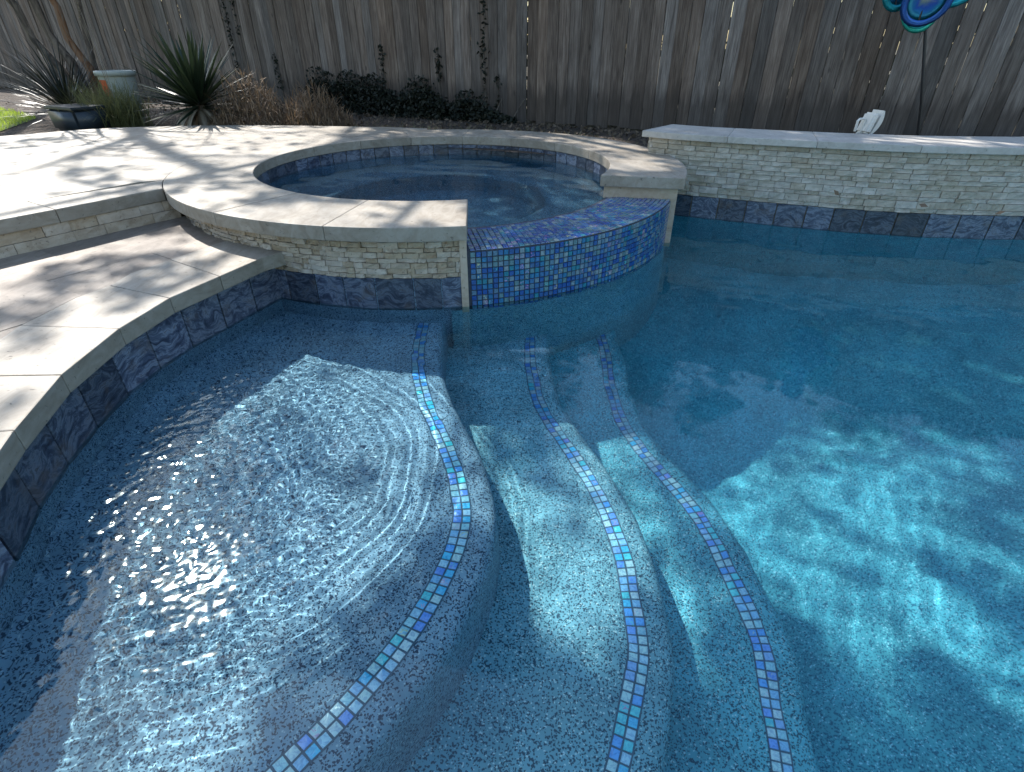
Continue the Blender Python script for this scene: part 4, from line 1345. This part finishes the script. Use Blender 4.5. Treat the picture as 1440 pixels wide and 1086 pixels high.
# ------------------------------------------------------------------ tubs, lamp, spinner
def lathe_bm(bm, prof, n=28):
    rg = [[bm.verts.new((rr_ * math.cos(2 * math.pi * k / n), rr_ * math.sin(2 * math.pi * k / n), z)) for k in range(n)] for rr_, z in prof]
    for a, b in zip(rg, rg[1:]):
        for k in range(n): bm.faces.new((a[k], a[(k + 1) % n], b[(k + 1) % n], b[k]))
    bm.faces.new(rg[0][::-1]); bm.faces.new(rg[-1])
PLASTIC = mat_plain('sage_plastic', (0.38, 0.40, 0.36), 0.45, 6, 0.08, 0.0)
PLASTIC_D = mat_plain('slate_blue_plastic', (0.03, 0.042, 0.056), 0.4, 6, 0.15, 0.0)
ORANGE = mat_plain('orange_print', (0.55, 0.10, 0.03), 0.5, 60, 0.3, 0.0)
pot = empty('plastic_bucket', (-4.50, 7.08, Z_GRD))
tag(pot, 'grey-green plastic bucket with an orange label behind the grass tussock', 'bucket')
bm = bmesh.new(); lathe_bm(bm, [(.145, 0), (.15, .01), (.185, .50), (.186, .52), (.172, .52), (.165, .49), (.14, .05), (.02, .04)]); obj('body', bm_mesh('bucket_body', bm, PLASTIC, True), pot)
bm = bmesh.new(); lathe_bm(bm, [(.184, .485), (.205, .488), (.208, .515), (.206, .535), (.188, .538), (.184, .53)]); obj('rim', bm_mesh('bucket_rim', bm, PLASTIC, True), pot)
V, F = [], []
for j in range(5):
    for i in range(7):
        a = R(-126 + 36 * i / 6 - 2 * j); z = .28 + .17 * j / 4; rr_ = .15 + .035 * (z - .01) / .49 + .003
        V.append((rr_ * math.cos(a), rr_ * math.sin(a), z))
for j in range(4):
    for i in range(6): a = j * 7 + i; F.append((a, a + 1, a + 8, a + 7))
obj('label', mesh('bucket_label', V, F, ORANGE, True), pot)
tub = empty('plastic_tub', (-4.62, 6.42, Z_GRD), R(-28))
tag(tub, 'dark slate-blue plastic tub beside the lawn, half behind grass', 'tub')
bm = bmesh.new()
vs = box_bm(bm, -.24, .24, -.17, .17, 0, .22)
for v_ in vs[4:]: v_.co.x *= 1.07; v_.co.y *= 1.07
bmesh.ops.bevel(bm, geom=bm.edges[:], offset=.03, segments=3, affect='EDGES')
obj('body', bm_mesh('tub_body', bm, PLASTIC_D, True), tub)
bm = bmesh.new(); vs = box_bm(bm, -.262, .262, -.19, .19, .212, .238)
bmesh.ops.bevel(bm, geom=bm.edges[:], offset=.012, segments=2, affect='EDGES'); obj('lid', bm_mesh('tub_lid', bm, PLASTIC_D), tub)

WHITE = mat_plain('white_enamel', (0.72, 0.70, 0.66), 0.4, 12, 0.06, 0.0)
DARKGL = mat_plain('smoked_lens', (0.05, 0.05, 0.05), 0.15, 12, 0.1, 0.0)
lamp = empty('spotlight', (2.56, 4.32, Z_GRD), R(14))
lamp.scale = (0.92, 0.92, 0.80)
tag(lamp, 'small white adjustable spotlight sticking up behind the stone wall', 'garden light')
bm = bmesh.new(); tube_bm(bm, [(-.055, 0, -.05), (-.055, 0, .29)], [.012, .012], 8); tube_bm(bm, [(-.055, 0, .27), (-.0, 0, .285)], [.010, .010], 8)
obj('stake', bm_mesh('lamp_stake', bm, WHITE), lamp)
def rbox(x0, x1, y0, y1, z0, z1, bev, rot, loc, mat, name, parent):
    bm = bmesh.new(); box_bm(bm, x0, x1, y0, y1, z0, z1)
    bmesh.ops.bevel(bm, geom=bm.edges[:], offset=bev, segments=3, affect='EDGES')
    o = obj(name, bm_mesh(name, bm, mat), parent); o.location = loc; o.rotation_euler = rot; return o
# bracket: an open loop
bm = bmesh.new(); tube_bm(bm, [(-.085, 0, .30), (-.085, 0, .385), (-.07, 0, .40), (-.03, 0, .40), (-.02, 0, .39), (-.03, 0, .29)], [.010] * 6, 8); obj('bracket', bm_mesh('lamp_bracket', bm, WHITE), lamp)
rbox(-.026, .026, -.06, .06, -.085, .085, .016, (0, R(14), 0), (.012, 0, .365), WHITE, 'housing', lamp)
# the curved hood
bm = bmesh.new(); V, F = [], []
n = 10
fr = []
for k in range(n + 1):
    t = k / n
    fr.append((0.055 * math.sin(math.pi * (.08 + .80 * t)) ** .8, -.095 + .20 * t))
for th in (-.05, .05):
    for x, z in fr: V.append((x, th, z))
    for x, z in fr[::-1]: V.append((x * .25, th, z))
m_ = 2 * (n + 1)
F.append(tuple(range(m_))[::-1]); F.append(tuple(range(m_, 2 * m_)))
for k in range(m_): F.append((k, (k + 1) % m_, m_ + (k + 1) % m_, m_ + k))
o = obj('hood', mesh('lamp_hood', V, F, WHITE), lamp); o.location = (.042, 0, .37); o.rotation_euler = (0, R(16), 0)
bm = bmesh.new(); lathe_bm(bm, [(.0, 0), (.04, 0), (.04, .006), (.0, .008)], 16)
o = obj('lens', bm_mesh('lamp_lens', bm, DARKGL), lamp); o.location = (.036, 0, .37); o.rotation_euler = (0, R(104), 0)

# wind spinner
BLACK = mat_plain('black_steel', (0.018, 0.018, 0.02), 0.4, 20, 0.2, 0.0, 0.0)
def mat_petal(name, c0, c1, c2):
    M = NT(name)
    v = M.n('TexCoord').outputs['Object']
    ln = M.n('VectorMath', operation='LENGTH', i={0: v}).outputs['Value']
    n = M.noise(v, 9, 3, .6, 1.5)
    f = M.math('ADD', M.math('MULTIPLY', ln, 4.2), M.math('MULTIPLY', n, .35))
    M.base(M.ramp(f, [(.12, (0.30, 0.10, 0.28)), (.22, c0), (.42, c1), (.66, c2), (.80, (0.02, 0.10, 0.16)), (.9, c1)]))
    M.b.inputs['Metallic'].default_value = .75
    M.rough(.28)
    M.bump(n, .2, .01)
    return M.m
PET = [mat_petal('teal_enamel', (0.30, 0.30, 0.08), (0.02, 0.35, 0.42), (0.02, 0.20, 0.42)), mat_petal('violet_blue_enamel', (0.35, 0.40, 0.20), (0.05, 0.12, 0.48), (0.03, 0.35, 0.40)), mat_petal('green_blue_enamel', (0.08, 0.30, 0.40), (0.03, 0.38, 0.32), (0.02, 0.22, 0.36))]
RIM = [mat_plain('teal_rim', (0.02, 0.30, 0.36), .3, 10, .3, 0, .7), mat_plain('blue_rim', (0.04, 0.13, 0.42), .3, 10, .3, 0, .7), mat_plain('green_rim', (0.03, 0.36, 0.28), .3, 10, .3, 0, .7)]
SPN = Vector((3.20, 4.55, Z_GRD))
spin = empty('wind_spinner', SPN)
tag(spin, 'wind spinner of teal and blue metal petals on a thin black pole', 'garden ornament')

bm = bmesh.new()
lean = Vector((-.395, 0, 1.165))
tube_bm(bm, [Vector((0, 0, -.1)) , lean * .33, lean * .66, lean], [.013, .0115, .0105, .010], 8)
obj('pole', bm_mesh('spinner_pole', bm, BLACK), spin)
bm = bmesh.new(); bmesh.ops.create_uvsphere(bm, u_segments=12, v_segments=8, radius=.035)
hub = obj('hub', bm_mesh('spinner_hub', bm, BLACK, True), spin); hub.location = lean
def petal(i, c, size, asp, rotx, rotz):
    """an open oval rim with a dished oval leaf inside"""
    n = 26
    bm = bmesh.new()
    pts = [Vector((math.cos(2 * math.pi * k / n) * asp, 0, math.sin(2 * math.pi * k / n))) * size for k in range(n)]
    rg = []
    for k, p in enumerate(pts):
        d = p.normalized()
        rg.append([bm.verts.new(p + d * a + Vector((0, b, 0))) for a, b in ((-.024, -.006), (.0, -.012), (.018, -.004), (.018, .004), (-.024, .0))])
    for k in range(n):
        a, b = rg[k], rg[(k + 1) % n]
        for q_ in range(5): bm.faces.new((a[q_], a[(q_ + 1) % 5], b[(q_ + 1) % 5], b[q_]))
    o = obj('petal', bm_mesh('spinner_petal_rim', bm, RIM[i % 3], True), spin)
    o.location = c; o.rotation_euler = (rotx, 0, rotz)
    V, F = [(0, .030, 0)], []
    for j, rr_ in enumerate((.25, .55, .88)):
        for k in range(n):
            a = 2 * math.pi * k / n
            V.append((math.cos(a) * asp * size * rr_, .030 - .030 * rr_ ** 2, math.sin(a) * size * rr_))
    for k in range(n):
        F.append((0, 1 + k, 1 + (k + 1) % n))
        for j in range(2):
            a, b = 1 + j * n, 1 + (j + 1) * n
            F.append((a + k, b + k, b + (k + 1) % n, a + (k + 1) % n))
    m = mesh('spinner_leaf', V, F, PET[i % 3], True)
    o2 = obj('inlay', m, o)
    sm = o2.modifiers.new('thick', 'SOLIDIFY'); sm.thickness = .004
    bm = bmesh.new(); tube_bm(bm, [(0, .0, size * .98), (0, .034, size * .3), (0, .036, -size * .3), (0, 0, -size * .98)], [.007, .005, .005, .007], 6)
    obj('arm', bm_mesh('spinner_arm', bm, BLACK), o)
hc = lean
petal(0, hc + Vector((-.165, -.05, -.03)), .160, .92, R(12), R(14))
petal(1, hc + Vector((-.02, -.11, -.15)), .135, .98, R(24), R(-18))
petal(2, hc + Vector((.04, .02, -.17)), .140, .80, R(-8), R(-10))
petal(0, hc + Vector((.165, -.06, -.01)), .158, .95, R(10), R(-22))
petal(1, hc + Vector((.02, -.03, .20)), .165, .9, R(0), R(8))

# one fallen leaf on the lower terrace
V, F = leaf_cards([Vector((0, 0, .006))], .018, random.Random(3), .6)
fl_ = obj('fallen_leaf', mesh('fallen_leaf', [(v_.x, v_.y, abs(v_.z) * .4 + .003) for v_ in V], F, LEAF_LITTER)); fl_.location = (-1.78, 2.97, Z_LOW)
tag(fl_, 'single brown fallen leaf on the lower terrace near the step corner', 'leaf')

# ------------------------------------------------------------------ trees that shade the pool or stand mirrored in it
DH = Vector((SUN.x, SUN.y)).normalized()
COT = 1 / math.tan(SUN_EL)
LIT = [
 [(-1.15,2.55),(-1.081,2.449),(-0.639,2.335),(-0.453,2.104),(-0.325,2.043),(-0.159,1.547),(-0.138,1.377),(-0.259,1.286),(-0.400,1.102),(-0.506,0.911),(-0.596,0.771),(-0.643,0.654),(-0.660,0.55),(-1.15,0.45)],
 [(-0.343,2.203),(0.017,2.202),(0.112,1.950),(0.192,1.770),(0.125,1.828),(0.005,2.039),(-0.292,2.076)],
 [(-0.228,1.684),(-0.099,1.684),(0.069,1.583),(0.157,1.379),(0.136,1.254),(-0.042,1.145),(-0.120,1.189),(-0.179,1.408)],
 [(0.038,2.085),(0.197,1.769),(0.253,1.459),(0.171,1.461),(0.093,1.790)],
 [(0.094,2.266),(0.276,2.307),(0.413,2.092),(0.477,1.864),(0.392,1.801),(0.293,2.018)],
 [(0.177,2.021),(0.304,1.942),(0.386,1.646),(0.339,1.485),(0.236,1.540)],
 [(0.398,2.319),(0.656,2.475),(0.707,2.260),(0.814,1.901),(0.839,1.645),(0.686,1.628),(0.574,1.980)],
 [(0.902,2.285),(1.032,2.120),(1.061,1.822),(1.237,1.545),(1.159,1.437),(0.983,1.688),(0.843,1.962)],
 [(0.911,2.455),(1.150,2.480),(1.351,2.129),(1.479,1.879),(1.438,1.822),(1.191,2.001),(0.990,2.278)],
 [(-0.864,2.488),(-0.513,2.518),(0.057,2.548),(0.087,2.074),(-0.466,2.074),(-0.800,2.216)],
 [(0.115,2.694),(0.780,3.352),(1.078,3.078),(0.760,2.694),(0.191,2.326)],
 [(0.90,3.30),(1.25,3.27),(1.40,3.634),(1.238,4.020),(0.978,3.717)],
 [(2.757,3.497),(3.827,3.531),(3.528,3.159),(2.974,3.246)],
 [(-1.626, 4.464), (-1.601, 4.718), (-1.425, 4.832), (-1.302, 4.622), (-1.312, 4.29), (-1.46, 4.157)],
 [(-0.164, 3.839), (0.033, 3.911), (0.151, 3.737), (0.075, 3.547), (-0.107, 3.488)],
]
def grow_poly(p, k):
    cx, cy = sum(q_[0] for q_ in p) / len(p), sum(q_[1] for q_ in p) / len(p)
    return [(cx + (x - cx) * k, cy + (y - cy) * k) for x, y in p]
LIT = [LIT[0]] + [grow_poly(p, 1.5 if i == 1 else 1.32 if i in (5, 6, 7) else (1.0 if i == 10 else 1.22)) for i, p in enumerate(LIT[1:])]
def lit(x, y):
    for p in LIT:
        if inside(x, y, p): return True
    return False
def shade_density(x, y):
    """how closely the crown closes over the point of the garden that its shade falls on"""
    if inside(x, y, LIT[10]): return 0.5
    if any(inside(x + r.gauss(0, .08), y + r.gauss(0, .08), LIT[k]) for k in (6, 7, 8)): return 0.10
    if inside(x, y, LIT[0]) or lit(x + r.gauss(0, .08), y + r.gauss(0, .08)): return 0.02
    if (y > 5.75 + 0.25 * math.sin(x * 2.1) and x > -4.6) or (y > 7.2 and x > -5.3):
        return 0.8
    if x < -1.15 + 0.06 * math.sin(y * 5):
        jx, jy = x + r.gauss(0, .05), y + r.gauss(0, .05)
        if any(inside(jx, jy, p) for p in ([(-1.766, 1.705), (-1.602, 1.739), (-1.354, 1.413), (-1.49, 1.362)], [(-1.637, 2.137), (-1.452, 2.389), (-1.193, 2.137), (-1.169, 1.672), (-1.384, 1.739)], [(-1.856, 2.047), (-1.73, 2.283), (-1.53, 1.923), (-1.627, 1.773)])):
            return 0.55
        if inside(x, y, [(-1.452,1.315),(-1.196,1.521),(-1.406,1.773),(-1.765,1.923),(-1.941,1.923)]): return 0.0
        return 0.26 if noise.noise(Vector((x * 1.5 + 3, y * 1.5, 9))) > .22 else 0.02
    if x > 0.35 and y < 2.7:
        return 0.95 - 0.6 * min(1, max(0, 0.35 + 1.6 * noise.noise(Vector((x * 1.9 + y * 1.5, (x - y) * .28, 4)))))
    if y > 3.3 and x < 1.3:
        return 0.5 if (x - CX) ** 2 + (y - 4.3) ** 2 < 1.35 ** 2 else 0.12
    if y > 2.6 and x < 0: return 0.45
    return 1.0
r = random.Random(91)
pts = []
trunk_top = Vector((-3.6, 10.2, 5.2))
for i in range(150000):  # crown leaves placed along sun rays to shape the shade below
    x, y = r.uniform(-6.6, 5.2), r.uniform(-0.6, 8.6)
    if r.random() > shade_density(x, y): continue
    nz = noise.noise(Vector((x * 1.1, y * 1.1, 3)))
    h = 6.6 + 1.2 * nz + r.gauss(0, .35)
    q_ = Vector((x, y)) + DH * h * COT
    pts.append(Vector((q_.x, q_.y, h)))
oak = empty('shade_oak', (-3.6, 10.4, Z_GRD))
tag(oak, 'unseen evergreen oak behind the fence, crown shaped to shade pool and garden', 'tree')
OINV = Vector((3.6, -10.4, -Z_GRD))
V, F = leaf_cards([p + OINV for p in pts], .060, r, .55)
o = obj('crown', mesh('oak_shade_crown', V, F, LEAF_OAK), oak)
bm = bmesh.new()
tube_bm(bm, [(0, 0, -.1), (.05, -.05, 1.6), (.0, -.1, 3.2), (.1, -.3, 4.9)], [.24, .19, .17, .14], 10)
obj('trunk', bm_mesh('shade_oak_trunk', bm, BARK_OAK, True), oak)
bm = bmesh.new()
for k in range(26):
    p1 = pts[r.randrange(len(pts))] + OINV
    p0 = Vector((0.0, -.15, r.uniform(3.0, 4.9)))
    mid = (p0 + p1) / 2 + Vector((0, 0, .5))
    tube_bm(bm, [p0, p0.lerp(mid, .5) + Vector((0, 0, .2)), mid, p1.lerp(mid, .4), p1], [.07, .055, .04, .025, .01], 6, False)
obj('limbs', bm_mesh('shade_oak_limbs', bm, BARK_OAK), oak)
def tree(loc, h, rad, n, seed, label, squash=1.0, leaf=.11, group='trees beyond the fence'):
    r = random.Random(seed)
    root = empty('broadleaf_tree', loc); tag(root, label, 'tree', group)
    bm = bmesh.new(); tube_bm(bm, [(0, 0, -.2), (.1, .05, h * .3), (0, 0, h * .6), (.1, 0, h * .85)], [.22, .17, .12, .05], 9)
    cl = []
    for k in range(26):
        az, t = r.uniform(0, 6.28), r.random()
        rr_ = rad * (0.35 + .65 * math.sin(math.pi * (.15 + .8 * t))) * r.uniform(.55, 1)
        c = Vector((rr_ * math.cos(az), rr_ * math.sin(az), h * (.32 + .66 * t)))
        cl.append((c, rad * r.uniform(.24, .42)))
        tube_bm(bm, [(0, 0, c.z * .7), c * .6 + Vector((0, 0, c.z * .3)), c], [.05, .035, .012], 5, False)
    obj('trunk', bm_mesh('tree_trunk', bm, BARK_OAK, True), root)
    pts = []
    for i in range(n):
        c, q_ = r.choice(cl)
        d = Vector((r.gauss(0, 1), r.gauss(0, 1), r.gauss(0, .8))).normalized() * q_ * r.random() ** .4
        pts.append(c + d)
    V, F = leaf_cards(pts, leaf, r, .55)
    obj('crown', mesh('tree_crown', V, F, LEAF_OAK), root)
tree((4.6, 12.6, 0.3), 6.9, 2.5, 8000, 71, 'tall evergreen beyond the fence, right of the unseen shade oak')
tree((9.4, 11.5, 0.3), 6.9, 2.8, 9000, 72, 'taller evergreen far to the right beyond the fence')
tree((0.8, 15.5, 0.3), 7.4, 2.4, 6000, 73, 'slim evergreen standing furthest back beyond the fence')
tree((13.4, 9.0, 0.3), 6.2, 2.8, 8000, 74, 'rounded evergreen beyond the right end of the fence')
